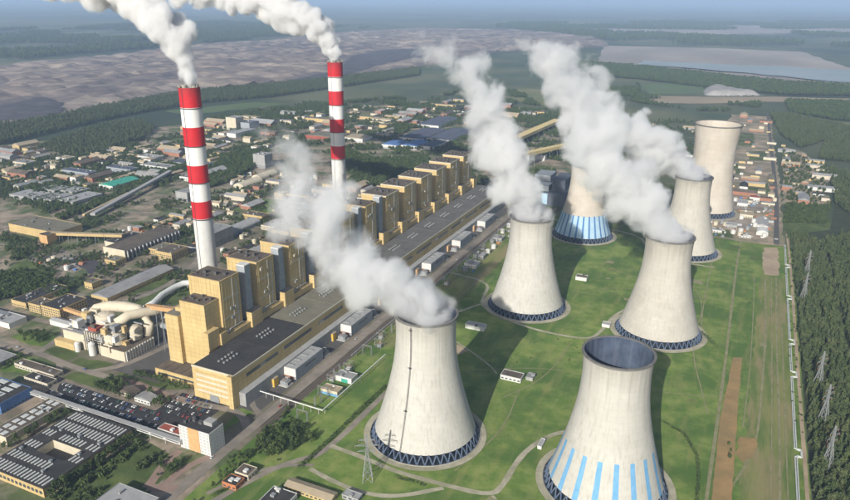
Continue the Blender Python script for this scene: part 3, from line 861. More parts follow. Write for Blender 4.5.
forest('tree_belt', [(84, 1470), (160, 1500), (175, 1640), (92, 1620)], 6.0, PROTO_LEAF, 0.6, 1.1, 'trees in front of the far works streets', 48, 0.75)
forest('tree_belt', [(90, 2250), (200, 2040), (174, 1820), (182, 1660), (95, 1660)], 8.0, PROTO_LEAF, 0.6, 1.1, 'trees between the far works buildings beside the pine wood', 49, 0.35)
forest('tree_belt', [(-380, 1420), (-130, 1430), (-110, 2700), (-420, 2600)], 9.0, PROTO_LEAF, 0.6, 1.1, 'scattered trees behind the far cooling towers', 50, 0.35, clump=0.01)
forest('forest', [(-6500, 900), (-4300, 1200), (-4600, 5600), (-4900, 8800), (-8000, 9500), (-8500, 2500)], 34.0, PROTO_LEAF, 2.4, 4.4, 'hazy woods beyond the far side of the open pit', 51, 0.9, clump=0.0016)
forest('forest', [(-3500, 9800), (-1200, 7200), (600, 7100), (1100, 5000), (2500, 5000), (4500, 12000), (2000, 16000), (-4000, 12000)], 48.0, PROTO_LEAF, 3.2, 5.5, 'hazy woods beyond the ash field', 52, 0.9, clump=0.0011)
# undergrowth
forest('shrubs', [(-598, 262), (-505, 296), (-500, 410), (-446, 404), (-432, 372), (-455, 355), (-462, 300), (-420, 255)], 5.0, PROTO_SHRUB, 0.7, 2.0, 'low bushes in the garden beside the skylit workshop', 53, 0.95, clump=0.05)
forest('shrubs', [(-398, 445), (-352, 440), (-345, 490), (-398, 520)], 3.4, PROTO_SHRUB, 0.7, 1.7, 'low bushes beside the road corridor', 54, 0.5, clump=0.06)
forest('shrubs', [(-760, 640), (-700, 640), (-690, 720), (-752, 770), (-770, 770), (-840, 660)], 5.0, PROTO_SHRUB, 0.7, 1.6, 'low bushes around the curving white duct', 55, 0.45, clump=0.04)
forest('shrubs', [(-255, 700), (-170, 700), (-140, 800), (-250, 800)], 7.0, PROTO_SHRUB, 0.3, 0.7, 'low tufts on the lawn between the four near towers', 56, 0.25, clump=0.03)
forest('shrubs', rect(84, 98, 700, 1320), 5.0, PROTO_SHRUB, 0.4, 1.0, 'low bushes along the gravel road by the pines', 57, 0.22)

# ------------------------------------------------------------------ cooling towers


def r_old(z):
    return math.sqrt(806 + 0.155 * (z - 113) ** 2)


def r_new(z):
    return math.sqrt(1521 + 0.0974 * (z - 115) ** 2)


def column_mesh(rf, z1, rb):
    mb = MB()
    rt = rf(z1)
    hw = 2 * math.pi / 44 / 2
    for s in (-1, 1):
        mb.bar((rb, 0, 0), (rt * math.cos(hw * s), rt * math.sin(hw * s), z1 + 0.4), 0.75, n=6, w2=0.6)
    mb.box(rb - 1.1, rb + 1.1, -1.3, 1.3, 0, 1.2)
    return mb.mesh('column', 'column_blue', False)


COLM = column_mesh(r_old, 9.0, 52.8)
COLN = column_mesh(r_new, 11.0, 54.5)


def cooling_tower(label, x, y, shellmat='concrete', H=132.0, rf=r_old, colmesh=COLM, z1=9.0, rb=52.8, inner='tower_inside'):
    t = thing('cooling_tower', label, 'cooling tower', (x, y, 0), 'cooling towers')
    N = 120
    zs = list(np.linspace(z1, H, 34))
    mb = MB()
    mb.lathe([(rf(z), z) for z in zs], N, 0)
    mb.lathe([(rf(H), H), (rf(H) - 0.9, H)], N, 0)
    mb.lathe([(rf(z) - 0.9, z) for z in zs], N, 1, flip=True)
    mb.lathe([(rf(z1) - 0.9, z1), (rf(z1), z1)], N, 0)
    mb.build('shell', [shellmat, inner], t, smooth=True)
    rm = MB()
    R1 = rf(H)
    rm.lathe([(R1 + 0.02, H - 1.6), (R1 + 1.1, H - 1.4), (R1 + 1.1, H + 0.25), (R1 - 1.0, H + 0.25), (R1 - 1.0, H - 0.6)], N)
    rm.build('rim', 'rim_grey', t)
    for k in range(44):
        link('column', colmesh, t, (0, 0, 0), 2 * math.pi * k / 44)
    b = MB()
    b.lathe([(rb + 2.6, 0), (rb + 2.6, 1.6), (rb + 1.9, 1.6), (rb + 1.9, 0.3)], 96)
    b.build('basin_wall', 'basin', t)
    b = MB()
    b.lathe([(rb + 2.0, 0.5), (0.01, 0.5)], 72)
    b.build('basin_water', 'basin_water', t)
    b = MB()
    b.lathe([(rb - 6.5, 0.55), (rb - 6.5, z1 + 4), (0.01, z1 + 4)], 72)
    b.build('cooling_fill', 'fill_shade', t)  # fill core with shade put into its colour, dark behind the columns
    return t


TW = [(-250, 543.5), (-250.5, 885), (-251.5, 1231), (-72, 543), (-71, 881), (-73, 1222)]
tA = cooling_tower('steaming pale cooling tower in front with a dark ladder line up its shell', *TW[0])
tC = cooling_tower('plain steaming cooling tower standing directly behind the one with the ladder', *TW[1])
tE = cooling_tower('steaming cooling tower with navy stripes round its pale blue foot', *TW[2], shellmat='concrete_tan')
tB = cooling_tower('cooling tower without steam, light blue stripes round its foot, open dark mouth', *TW[3])
tD = cooling_tower('plain steaming cooling tower standing behind the light-blue-striped one', *TW[4], shellmat='concrete_dark')
tF = cooling_tower('steaming cooling tower half hidden behind another, in front of the tan tower', *TW[5], shellmat='concrete_dark')
tG = cooling_tower('tallest cooling tower, tan and without steam, beside the building site', -58, 1488, 'concrete_tan', 180.0, r_new, COLN, 11.0, 54.5, 'concrete_tan')


def stripes(t, n, half, z0, z1, m, off, proud, name='stripe'):
    for k in range(n):
        a = off + 2 * math.pi * k / n
        mb = MB()
        prof = [(r_old(z) + proud, z) for z in np.linspace(z0, z1, 10)]
        mb.lathe(prof, 3, 0, a0=a - half, a1=a + half)
        mb.build(name, m, t, smooth=True)


stripes(tB, 18, R(3.1), 9.3, 48, 'stripe_blue', R(-110), 0.10)
mb = MB()
mb.lathe([(r_old(z) + 0.08, z) for z in np.linspace(9.2, 46, 10)], 96)
mb.build('painted_foot', 'pale_blue', tE, smooth=True)
stripes(tE, 26, R(2.0), 9.3, 47, 'stripe_navy', R(5), 0.20)

# ladder with landings up the first tower, on the side facing the camera
lad = MB()
az = R(-93)
ca, sa = math.cos(az), math.sin(az)
for z in np.arange(4, 129, 2.5):
    ra, rb_ = (r_old(max(z, 9)) + 0.75), (r_old(max(z + 2.5, 9)) + 0.75)
    for o_ in (-0.5, 0.5):
        lad.bar((ra * ca - o_ * sa, ra * sa + o_ * ca, z), (rb_ * ca - o_ * sa, rb_ * sa + o_ * ca, z + 2.5), 0.16, n=4)
    lad.bar((ra * ca + 0.5 * sa, ra * sa - 0.5 * ca, z), (ra * ca - 0.5 * sa, ra * sa + 0.5 * ca, z), 0.16, n=4)
lad.build('ladder', 'steel_dark', tA)
for z in (47, 88, 126):
    p = MB()
    p.box(-1.1, 1.1, -0.9, 0.9, 0, 0.25, bottom=True)
    for x in (-1.5, 0, 1.5):
        p.bar((x, 1.1, 0.2), (x, 1.1, 1.5), 0.12)
    p.bar((-1.6, 1.1, 1.5), (1.6, 1.1, 1.5), 0.12)
    rr = r_old(z) + 1.2
    link('ladder_landing', p.mesh('ladder_landing', 'steel_dark'), tA, (rr * ca, rr * sa, z), az - math.pi / 2)

# paved rings and their paths round the towers
for (x, y), rb in list(zip(TW, [52.8] * 6)) + [((-58, 1488), 54.5)]:
    mb = MB()
    zr = next_z(0)
    mb.lathe([(rb + 2.7, zr), (rb + 8.6, zr)], 96, cx=x, cy=y, flip=True)
    tag(mb.build('paved_ring', 'gravel_path'), kind='structure')

# ------------------------------------------------------------------ chimneys


def chimney(label, x, y, bend):
    t = thing('chimney', label, 'chimney', (x, y, 0), 'striped chimneys')

    def rad(z):
        return 12.6 + 0.9 * z / 300
    edges = [0, 127, 151, 176, 200, 225, 250, 275, 300]
    for i in range(8):
        z0, z1 = edges[i], edges[i + 1]
        mb = MB()
        nz = 3 if i else 10
        mb.lathe([(rad(z), z) for z in np.linspace(z0, z1, nz)], 64)
        mb.build('shaft' if i == 0 else 'band', 'chimney_shaft' if i == 0 else ('chimney_red' if i % 2 else 'chimney_white'), t, smooth=True)
    mb = MB()
    mb.lathe([(rad(300), 300), (rad(300) - 1.0, 300), (rad(300) - 1.0, 294), (0.01, 294)], 64)
    mb.build('crown_slab', 'rim_grey', t)
    for z in (126, 176, 225, 274):
        mb = MB()
        mb.lathe([(rad(z) + 0.01, z - 0.5), (rad(z) + 1.0, z - 0.5), (rad(z) + 1.0, z + 0.5), (rad(z) + 0.01, z + 0.5)], 48)
        mb.build('gallery', 'steel_dark', t)
    for k in range(3):
        a = bend + 2 * math.pi * k / 3
        mb = MB()
        mb.lathe([(3.4, 293.5), (3.4, 303.5), (2.9, 303.5), (2.9, 299)], 24, cx=6.6 * math.cos(a), cy=6.6 * math.sin(a))
        mb.build('flue', 'concrete_dark', t, smooth=False)
    for k in range(10):
        a = 2 * math.pi * k / 10
        mb = MB()
        mb.bar((13.0 * math.cos(a), 13.0 * math.sin(a), 300), (13.0 * math.cos(a), 13.0 * math.sin(a), 303.2), 0.8, n=6, w2=0.5)
        mb.build('parapet_post', 'concrete_dark', t)
    mb = MB()
    for z in range(4, 298, 6):
        ra = rad(z) + 0.4
        mb.bar((0, -ra, z), (0, -rad(z + 6) - 0.4, z + 6), 0.3)
    mb.build('ladder', 'steel_dark', t)
    return t


chimney('nearer red and white striped chimney rising behind the first yellow boiler houses', -657, 700, 0.3)
chimney('farther red and white striped chimney rising beside the steam cloud', -687, 1098, 0.9)

# ------------------------------------------------------------------ power block: turbine hall and twelve boiler houses
PITCH = 65.9
S0 = 559.0
th = thing('turbine_hall', 'long low turbine hall with a dark and olive roof in front of the boiler houses', 'turbine hall', (-477, 498, 0))
HL = 1352 - 498
mb = MB()
mb.box(-28, 28, 0, HL, 0, 37.2)
mb.build('wall', 'clad_yellow', th)
seg = [(0, 66, 'roof_bitumen'), (66, 134, 'roof_bitumen')] + [(134 + 65.9 * k, min(HL, 134 + 65.9 * (k + 1)), 'roof_olive' if k < 3 else 'roof_dark') for k in range(11)]
for a, b, m_ in seg:
    mb = MB()
    mb.box(-27.4, 27.4, a + 0.4, b - 0.4, 37.2, 38.0)
    mb.build('roof_section', m_, th)
mb = MB()
mb.box(27.4, 28.3, -0.3, HL, 36.6, 38.7, bottom=True)
mb.box(-28.3, 27.4, -0.3, 0.5, 36.6, 38.7, bottom=True)
mb.build('parapet', 'clad_cream', th)
vent = MB().box(-1.0, 1.0, -0.8, 0.8, 0, 1.3).box(-1.3, 1.3, -1.1, 1.1, 1.31, 1.7).mesh('roof_vent', 'galvanised')
for k in range(13):
    for i in range(5):
        for j in range(2):
            link('roof_vent', vent, th, (-6 + j * 7, 18 + k * 65.9 + i * 5.4, 38.0))
for k in range(6):
    for z, hh in ((9, 3.2), (27, 4.0)):
        for q in range(2):
            mb = MB()
            y0 = 20 + k * 140 + q * 68
            mb.box(28.05, 28.3, y0, y0 + 56, z, z + hh)
            mb.build('window_strip', 'glass', th)
mb = MB()   # pale bay on the end wall with the gate
mb.box(-24, 21, -0.6, 0.2, 6, 33, bottom=True)
mb.build('end_bay', 'clad_yellow2', th)
for k in range(4):
    mb = MB()
    mb.box(-22.5, 19.5, -0.9, -0.55, 9 + k * 6.2, 11.6 + k * 6.2, bottom=True)
    mb.build('louvre_strip', 'clad_cream', th)
mb = MB()
mb.box(22.5, 28.4, -4.0, 0.2, 0, 38.6, bottom=True)
mb.build('stair_tower', 'clad_yellow', th)
mb = MB()
mb.box(-6, 6, -0.95, 0.2, 0, 8)
mb.build('gate', 'steel_grey', th)
for y0, y1 in ((6, 300), (302, 600), (602, HL - 4)):
    mb = MB()
    mb.box(28.2, 36.5, y0, y1, 0, 15.5)
    a_ = mb.build('side_aisle', 'clad_grey', th)
    mb = MB()
    mb.box(28.2, 36.9, y0 - 0.3, y1 + 0.3, 15.5, 16.1)
    mb.build('aisle_roof', 'roof_lightgrey', a_)

roofbox = MB().box(-2, 2, -1.5, 1.5, 0, 2.4).mesh('roof_unit', 'steel_dark')
ORD = ['first', 'second', 'third', 'fourth', 'fifth', 'sixth', 'seventh', 'eighth', 'ninth', 'tenth', 'eleventh', 'twelfth']
for k in range(12):
    y = S0 + k * PITCH
    lab = 'yellow boiler house tower, %s in the row counting from the front' % ORD[k]
    t = thing('boiler_house', lab, 'boiler house', (-533.5, y, 0), 'boiler houses in a row')
    dp = 33 if k < 6 else 46
    mb = MB()
    mb.box(-22.5, 22.5, 0, dp, 0, 110)
    mb.build('wall', 'clad_yellow', t)
    mb = MB()
    mb.box(-22.9, 22.9, -0.4, dp + .4, 108.9, 110.6, bottom=True)
    mb.build('parapet', 'clad_cream' if k > 5 else 'clad_yellow2', t)
    mb = MB()
    mb.box(-21.6, 21.6, 1.0, dp - 1, 110.6, 110.9)
    rf_ = mb.build('roof', 'roof_brown', t)
    for i in range(5):
        link('roof_unit', roofbox, rf_, (-17 + i * 8 + random.uniform(-2, 2), random.uniform(5, 28), 110.9), random.choice([0, math.pi / 2]), (1, 1, random.uniform(0.6, 1.6)))
    mb = MB()   # low block in the gap
    mb.box(-24, 20, dp + .1, PITCH - 0.1, 0, 44)
    mb.build('bunker_bay', 'clad_yellow2', t)
    mb = MB()
    mb.box(-23.5, 19.5, dp + .5, PITCH - 0.5, 44, 44.5)
    mb.build('bay_roof', 'roof_bitumen', t)
    if k < 6:
        mb = MB()
        mb.box(11.0, 22.3, 44, 54, 44.6, 113)
        sh = mb.build('lift_shaft', 'clad_bluegrey', t)
        mb = MB()
        mb.box(10.6, 22.7, 43.6, 54.4, 113, 114.2, bottom=True)
        mb.build('shaft_cap', 'clad_white', sh)
    mb = MB()   # step towards the turbine hall
    mb.box(22.6, 31.0, 40, 60, 38.1, 57)
    st = mb.build('deaerator_step', 'clad_yellow', t)
    mb = MB()
    mb.box(22.6, 30.6, 40.4, 59.6, 57, 57.4)
    mb.build('step_roof', 'roof_bitumen', st)
    mb = MB()
    mb.box(22.6, 28.4, -4, 39.8, 38.1, 46)
    mb.build('feed_bay', 'clad_yellow', t)
    # louvre bands on the side wall
    for z in (62, 86):
        mb = MB()
        mb.box(22.55, 22.8, 3, dp - 3, z, z + 1.6, bottom=True)
        mb.build('louvre_strip', 'clad_cream', t)
    mb = MB()
    for i in range(int(dp / 5.5)):
        yy = 2.6 + i * 5.5
        mb.box(22.5, 22.72, yy, yy + .55, 46.2, 108.8)
    for i in range(8):
        xx = -19.5 + i * 5.5
        mb.box(xx, xx + .55, -.22, 0, 44.6, 108.8)
    mb.build('cladding_ribs', 'clad_yellow2', t)
    for i in range(3):
        xx = 23.2 + i * 1.6
        mb = MB()
        mb.path_tube([(xx, -3 + i * 2, 46.4), (xx, 4 + i * 2, 48.5 + i), (xx, dp - 4, 48.5 + i), (xx, dp + 2, 46)], .55, 8)
        mb.build('steam_pipe', ['steel_grey', 'clad_white', 'galvanised'][i], t)
    mb = MB()
    mb.box(22.55, 22.75, dp * .78, dp * .78 + 2.2, 48, 104, bottom=True)
    mb.build('stair_glazing', 'window_pale', t)
    for i in range(3):
        z, yy = random.uniform(50, 100), random.uniform(4, dp * .65)
        mb = MB()
        mb.box(22.55, 23.9, yy, yy + random.uniform(2, 4.5), z, z + random.uniform(2, 4), bottom=True)
        mb.build('vent_box', random.choice(['clad_grey', 'clad_cream', 'steel_grey']), t)
    mb = MB()
    mb.bar((23.0, dp * .6, 46), (23.0, dp * .6, 109), .45, n=6)
    mb.build('downpipe', 'steel_grey', t)
    # flue gas cleaners and ducts behind
    mb = MB()
    mb.box(-62, -26, 2, 30, 12, 38, bottom=True)
    pr = mb.build('precipitator', 'clad_cream' if k % 2 else 'clad_yellow2', t)
    mb = MB()
    mb.box(-61, -27, 3, 29, 38, 38.6)
    mb.build('precipitator_roof', 'roof_brown', pr)
    for sx in (-60, -44, -28):
        for sy in (4, 28):
            mb = MB()
            mb.bar((sx, sy, 0), (sx, sy, 12), 0.6)
            mb.build('support', 'steel_grey', pr)
    mb = MB()
    mb.path_tube([(-23, 16, 60), (-34, 16, 60), (-44, 16, 52), (-44, 16, 38)], 3.6, 10)
    mb.build('flue_duct', 'steel_grey', t)
    mb = MB()
    mb.path_tube([(-62, 16, 26), (-78, 16, 26), (-90, 16, 26)], 3.8, 10)
    mb.build('flue_duct', 'steel_grey', t)

# end block in front of the first boiler house
t = thing('bunker_tower', 'stepped yellow bunker tower at the front end of the boiler house row', 'bunker tower', (-541, 535, 0))
mb = MB()
mb.box(-8.5, 27, 0, 23.6, 0, 90)
mb.build('wall', 'clad_yellow', t)
mb = MB()
mb.box(-7.7, 26.2, 0.8, 23, 90, 90.4)
rf_ = mb.build('roof', 'roof_brown', t)
for i in range(7):
    link('roof_unit', roofbox, rf_, (-5 + i * 4.6, random.uniform(4, 20), 90.4), random.choice([0, math.pi / 2]), (0.8, 0.8, random.uniform(0.7, 1.7)))
mb = MB()
mb.box(-28, -8.6, -5, 23.6, 0, 72)
lw = mb.build('low_wing', 'clad_yellow', t)
mb = MB()
mb.box(-27.2, -9.2, -4.2, 23, 72, 72.4)
mb.build('wing_roof', 'roof_olive', lw)
for z in (74,):
    mb = MB()
    mb.box(-22, -12, 6, 18, 72.5, 77)
    mb.build('roof_cabin', 'clad_yellow2', lw)
mb = MB()
mb.box(27.1, 34, -6, 12, 38.1, 60)
mb.build('side_step', 'clad_yellow', t)
mb = MB()
mb.box(27.1, 36, 12.1, 23.4, 38.1, 52)
mb.build('side_step', 'clad_yellow2', t)

t = thing('annex', 'low yellow annex with a ribbed brown roof at the foot of the bunker tower', 'annex', (-539, 510, 0))
mb = MB()
mb.box(-34, 33.6, 0, 24.5, 0, 12)
mb.build('wall', 'clad_yellow', t)
for k in range(11):
    mb = MB()
    mb.box(-33.6 + k * 6.1, -33.6 + k * 6.1 + 5.7, 0.4, 24.3, 12, 12.5 + 0.25 * (k % 2))
    mb.build('roof_panel', 'roof_brown', t)
mb = MB()
mb.box(-30, 30, -0.2, 0.1, 6, 8)
mb.build('window_strip', 'glass', t)

# ------------------------------------------------------------------ buildings


def building(name, label, cat, x0, x1, y0, y1, h, wall='wall_plaster', roof='roof_grey', kind='flat', windows=0, vents=0, group=None, rise=3.0,
             axis='y', doors=0, seed=0, sky=0, rotz=0.0):
    r_ = random.Random(seed * 31 + int(x0 * 7 + y0 * 3))
    cx, cyy = (x0 + x1) / 2, (y0 + y1) / 2
    a, b = (x1 - x0) / 2, (y1 - y0) / 2
    t = thing(name, label, cat, (cx, cyy, 0), group, rotz)
    mb = MB()
    mb.box(-a, a, -b, b, 0, h, top=(kind != 'vault'))
    wl = mb.build('wall', wall, t)
    if kind == 'flat':
        mb = MB()
        for q in ((-a - .15, a + .15, -b - .15, -b + .35), (-a - .15, a + .15, b - .35, b + .15), (-a - .15, -a + .35, -b + .36, b - .36), (a - .35, a + .15, -b + .36, b - .36)):
            mb.box(*q, h - 0.3, h + 0.75, bottom=True)
        mb.build('parapet', wall, t)
        mb = MB()
        mb.box(-a + .4, a - .4, -b + .4, b - .4, h, h + 0.35)
        rf = mb.build('roof', roof, t)
        zt = h + 0.35
    elif kind == 'gable':
        mb = MB()
        mb.gable(-a, a, -b, b, h + 0.02, h + rise, axis)
        rf = mb.build('roof', roof, t)
        zt = h + rise * 0.5
    else:
        mb = MB()
        mb.vault(-a - .2, a + .2, -b - .2, b + .2, h + 0.02, rise, axis)
        rf = mb.build('roof', roof, t, smooth=False)
        zt = h + rise * 0.7
    for k in range(vents):
        mb = MB()
        w_, d_, hh = r_.uniform(0.8, 2.2), r_.uniform(0.8, 2.2), r_.uniform(0.8, 2.4)
        x, y = r_.uniform(-a * 0.75, a * 0.75), r_.uniform(-b * 0.8, b * 0.8)
        mb.box(x - w_, x + w_, y - d_, y + d_, zt - 0.3, zt + hh)
        mb.build('roof_unit', r_.choice(['galvanised', 'clad_white', 'steel_dark', 'roof_grey']), rf)
    for fl in range(windows):
        z = 1.4 + fl * 3.4
        if z + 1.6 > h:
            break
        for face in range(2):
            L = a if face == 0 else b
            n = max(1, int(L * 2 / 4.2))
            step = L * 2 / n
            mb = MB()
            for i in range(n):
                c = -L + step * (i + .5)
                if face == 0:
                    mb.box(c - step * .3, c + step * .3, -b - 0.08, -b + 0.05, z, z + 1.6, bottom=True)
                else:
                    mb.box(a - 0.05, a + 0.08, c - step * .3, c + step * .3, z, z + 1.6, bottom=True)
            mb.build('window_row', 'glass', wl)
    for k in range(doors):
        mb = MB()
        c = -a + 2 * a * (k + 0.5) / doors
        mb.box(c - 1.9, c + 1.9, -b - 0.12, -b + 0.05, 0, min(4.2, h * 0.7))
        mb.build('door', 'steel_grey', t)
    if sky:
        me = None
        for k in range(sky):
            y = -b + 2 * b * (k + 0.5) / sky
            for sx in (-0.42, 0.30):
                if me is None:
                    me = MB().box(-a * 0.24, a * 0.24, -b / sky * 0.62, b / sky * 0.62, 0, 0.5).mesh('skylight', 'skylight')
                link('skylight', me, rf, (a * sx, y, zt))
    return t


# skylit workshop with its light well
t = thing('workshop', 'wide black-roofed workshop with rows of white skylights and an open light well', 'workshop', (-543.5, 363, 0))
cx0, cx1, cy0, cy1 = -17, 22, -15, 4
X0, X1, Y0, Y1 = -37, 37, -49, 49
mb = MB()
for q in ((X0, X1, Y0, Y0), (X1, X1, Y0, Y1), (X1, X0, Y1, Y1), (X0, X0, Y1, Y0)):
    mb.quads([(q[0], q[2], 0), (q[1], q[3], 0), (q[1], q[3], 10), (q[0], q[2], 10)], [(0, 1, 2, 3)])
mb.build('wall', 'clad_yellow2', t)
mb = MB()
for q in ((cx0, cx1, cy0, cy0), (cx1, cx1, cy0, cy1), (cx1, cx0, cy1, cy1), (cx0, cx0, cy1, cy0)):
    mb.quads([(q[0], q[2], 0.3), (q[1], q[3], 0.3), (q[1], q[3], 10), (q[0], q[2], 10)], [(3, 2, 1, 0)])
mb.build('light_well_wall', 'clad_cream', t)
mb = MB()
mb.quads([(cx0, cy0, 0.35), (cx1, cy0, 0.35), (cx1, cy1, 0.35), (cx0, cy1, 0.35)], [(0, 1, 2, 3)])
mb.build('light_well_floor', 'asphalt', t)
mb = MB()
for q in ((X0 - .4, X1 + .4, Y0 - .4, cy0), (X0 - .4, X1 + .4, cy1, Y1 + .4), (X0 - .4, cx0, cy0 + .01, cy1 - .01), (cx1, X1 + .4, cy0 + .01, cy1 - .01)):
    mb.box(*q, 9.7, 10.4, bottom=True)
wr = mb.build('roof', 'roof_bitumen', t)
sk = MB()
sk.gable(-0.95, 0.95, -5.4, 5.4, 0, 0.9, 'y', 0)
skm = sk.mesh('skylight', 'skylight')
sk = MB()
sk.gable(-0.95, 0.95, -4.0, 4.0, 0, 0.9, 'y', 0)
sks = sk.mesh('skylight', 'skylight')
for row, (yc, me) in enumerate([(-41.5, skm), (-26, sks), (-8.5, sks), (10.5, sks), (25.5, skm), (40.5, skm)]):
    for i in range(16):
        x = -34 + i * 4.5
        if row in (1, 2) and cx0 - 2.5 < x < cx1 + 2.5 and (row == 2):
            continue
        if row == 1 and (i % 16 > 11):
            continue
        if row == 3 and i in (3, 4, 12):
            continue
        link('skylight', me, wr, (x, yc, 10.4))
for x, y in ((12, -21), (-22, 17.5), (26, -2), (3, 17.5), (30, 17), (-30, -19), (18, -33.5)):
    mb = MB()
    mb.box(-1.6, 1.6, -1.2, 1.2, 0, 2.2)
    mb.build('roof_unit', 'steel_grey', wr, (x, y, 10.4))
for k in range(14):
    mb = MB()
    mb.box(-36 + k * 5.2, -36 + k * 5.2 + 3.4, Y0 - 0.12, Y0 + 0.05, 3, 6.2, bottom=True)
    mb.build('window', 'glass', t)
for k in range(16):
    mb = MB()
    mb.box(X1 - 0.05, X1 + 0.12, -46 + k * 5.9, -46 + k * 5.9 + 4, 3, 6.2, bottom=True)
    mb.build('window', 'glass', t)

building('long_shed', 'long brown shed with two rows of white roof lights beside the skylit workshop', 'shed', -630, -606, 351, 418, 8, 'clad_cream', 'roof_brown', 'flat', 0, 3, sky=7)
building('blue_hall', 'blue-walled hall with white roof lights at the picture edge', 'hall', -715, -660, 384, 420, 12, 'roof_blue', 'roof_bitumen', 'flat', 1, 3, sky=4)
building('store', 'low shed behind the blue-walled hall', 'shed', -720, -672, 336, 376, 8, 'clad_cream', 'roof_grey', 'flat', 1, 4)
building('pavilion', 'pale grey flat-roofed pavilion at the bottom picture edge', 'pavilion', -456, -410, 322, 350, 7, 'clad_grey', 'roof_lightgrey', 'flat', 2, 5)

# white gallery on posts, end to end behind the workshop
t = thing('covered_gallery', 'long white covered gallery on posts running behind the skylit workshop', 'gallery', (-566, 420, 0))
for k in range(12):
    x = -117 + k * 19.4
    mb = MB()
    mb.box(x, x + 19.2, -2.4, 2.4, 5.0, 8.2, bottom=True)
    s_ = mb.build('gallery_span', 'clad_white', t)
    mb = MB()
    mb.box(x - .1, x + 19.3, -2.7, 2.7, 8.2, 8.5)
    mb.build('span_roof', 'roof_lightgrey', s_)
    mb = MB()
    mb.box(x + 1, x + 18, -2.5, -2.3, 6.2, 7.4, bottom=True)
    mb.build('window_strip', 'glass', s_)
    for dy in (-1.8, 1.8):
        mb = MB()
        mb.bar((x, dy, 0), (x, dy, 5), 0.35)
        mb.build('post', 'concrete', t)

# white and yellow office tower
t = thing('office_tower', 'white office tower with a yellow centre panel beside the road', 'office building', (-434.5, 431, 0))
mb = MB()
mb.box(-18.5, 18.5, -10, 10, 0, 25)
mb.build('wall', 'clad_white', t)
mb = MB()
mb.box(-7.5, 6, -10.35, -9.9, 0.5, 25.2, bottom=True)
mb.build('yellow_panel', 'orange_duct', t)
mb = MB()
mb.box(-18, 18, -9.5, 9.5, 25, 25.5)
rf_ = mb.build('roof', 'roof_bitumen', t)
for i in range(9):
    link('roof_unit', roofbox, rf_, (random.uniform(-15, 15), random.uniform(-7, 7), 25.5), 0, (random.uniform(.5, 1.2), random.uniform(.5, 1.2), random.uniform(.5, 1.2)))
mb = MB()
mb.box(4, 14, 0, 8, 25.5, 29.5)
mb.build('lift_house', 'clad_grey', rf_)
for fl in range(7):
    for i in range(9):
        for (yy, ok) in ((-10.12, not (3 <= i <= 5)),):
            if ok:
                mb = MB()
                x = -16.5 + i * 4.1
                mb.box(x - 1.2, x + 1.2, -10.12, -9.95, 2.0 + fl * 3.3, 3.7 + fl * 3.3, bottom=True)
                mb.build('window', 'window_pale', t)
    for i in range(5):
        mb = MB()
        y = -7.6 + i * 3.8
        mb.box(18.45, 18.62, y - 1.2, y + 1.2, 2.0 + fl * 3.3, 3.7 + fl * 3.3, bottom=True)
        mb.build('window', 'window_pale', t)
building('entrance_hall', 'low orange and white hall joining the gallery to the office tower', 'hall', -489, -455, 428, 438, 6, 'clad_white', 'roof_red', 'flat', 1, 1)
building('grey_house', 'small house with pale front among trees behind the car park', 'house', -556, -534, 462, 474, 5, 'clad_white', 'roof_grey', 'gable', 1, 0)
building('grey_house', 'small grey-roofed house left of the other behind the car park', 'house', -582, -562, 464, 476, 5, 'wall_plaster', 'roof_brown', 'gable', 1, 0)
building('long_shed', 'long low dark-roofed shed between the estate streets near the blue-walled hall', 'shed', -700, -662, 440, 452, 5, 'wall_plaster', 'roof_bitumen', 'flat', 1, 3)
building('long_shed', 'second long low shed behind the first near the blue-walled hall', 'shed', -738, -672, 456, 468, 5, 'wall_plaster', 'roof_brown', 'flat', 1, 3)
building('long_shed', 'low grey shed across the street from the cream flue gas works', 'shed', -800, -752, 446, 470, 6, 'clad_grey', 'roof_grey', 'flat', 1, 3)
building('white_shed', 'white shed at the street bend left of the yellow office blocks', 'shed', -870, -835, 520, 545, 7, 'clad_white', 'roof_lightgrey', 'flat', 0, 2)
building('white_shed', 'long white-roofed shed at the picture edge below the dark wood', 'shed', -960, -862, 520, 545, 7, 'clad_white', 'roof_lightgrey', 'gable', 0, 2, axis='x')
building('white_shed', 'white roofed link passage beside the cream flue gas works', 'shed', -800, -742, 552, 562, 7, 'clad_white', 'roof_lightgrey', 'gable', 0, 0, axis='x', rise=2)
building('yellow_block', 'two-storey yellow block with dark flat roof, largest of the yellow blocks', 'office building', -834, -798, 567, 610, 15, 'clad_yellow2', 'roof_bitumen', 'flat', 4, 6)
building('yellow_block', 'smaller yellow block beside the largest yellow block', 'office building', -862, -839, 569, 590, 12, 'clad_yellow2', 'roof_brown', 'flat', 3, 3)
building('long_shed', 'long dark-roofed shed with yellow end wall left of the yellow blocks', 'shed', -902, -872, 572, 640, 8, 'clad_yellow2', 'roof_bitumen', 'flat', 1, 12)
building('long_shed', 'very long grey-ridged shed with a tan end wall behind the cream flue gas works', 'shed', -818, -786, 634, 762, 8, 'clad_yellow2', 'roof_grey', 'gable', 1, 0, rise=4)
building('yellow_block', 'small yellow block between the dark wood and the pale yard', 'office building', -862, -846, 660, 678, 9, 'clad_yellow2', 'roof_olive', 'flat', 1, 1)
building('yellow_block', 'yellow block with flat roof at the corner of the pale yard', 'office building', -912, -888, 742, 764, 9, 'clad_yellow2', 'roof_olive', 'flat', 2, 2)

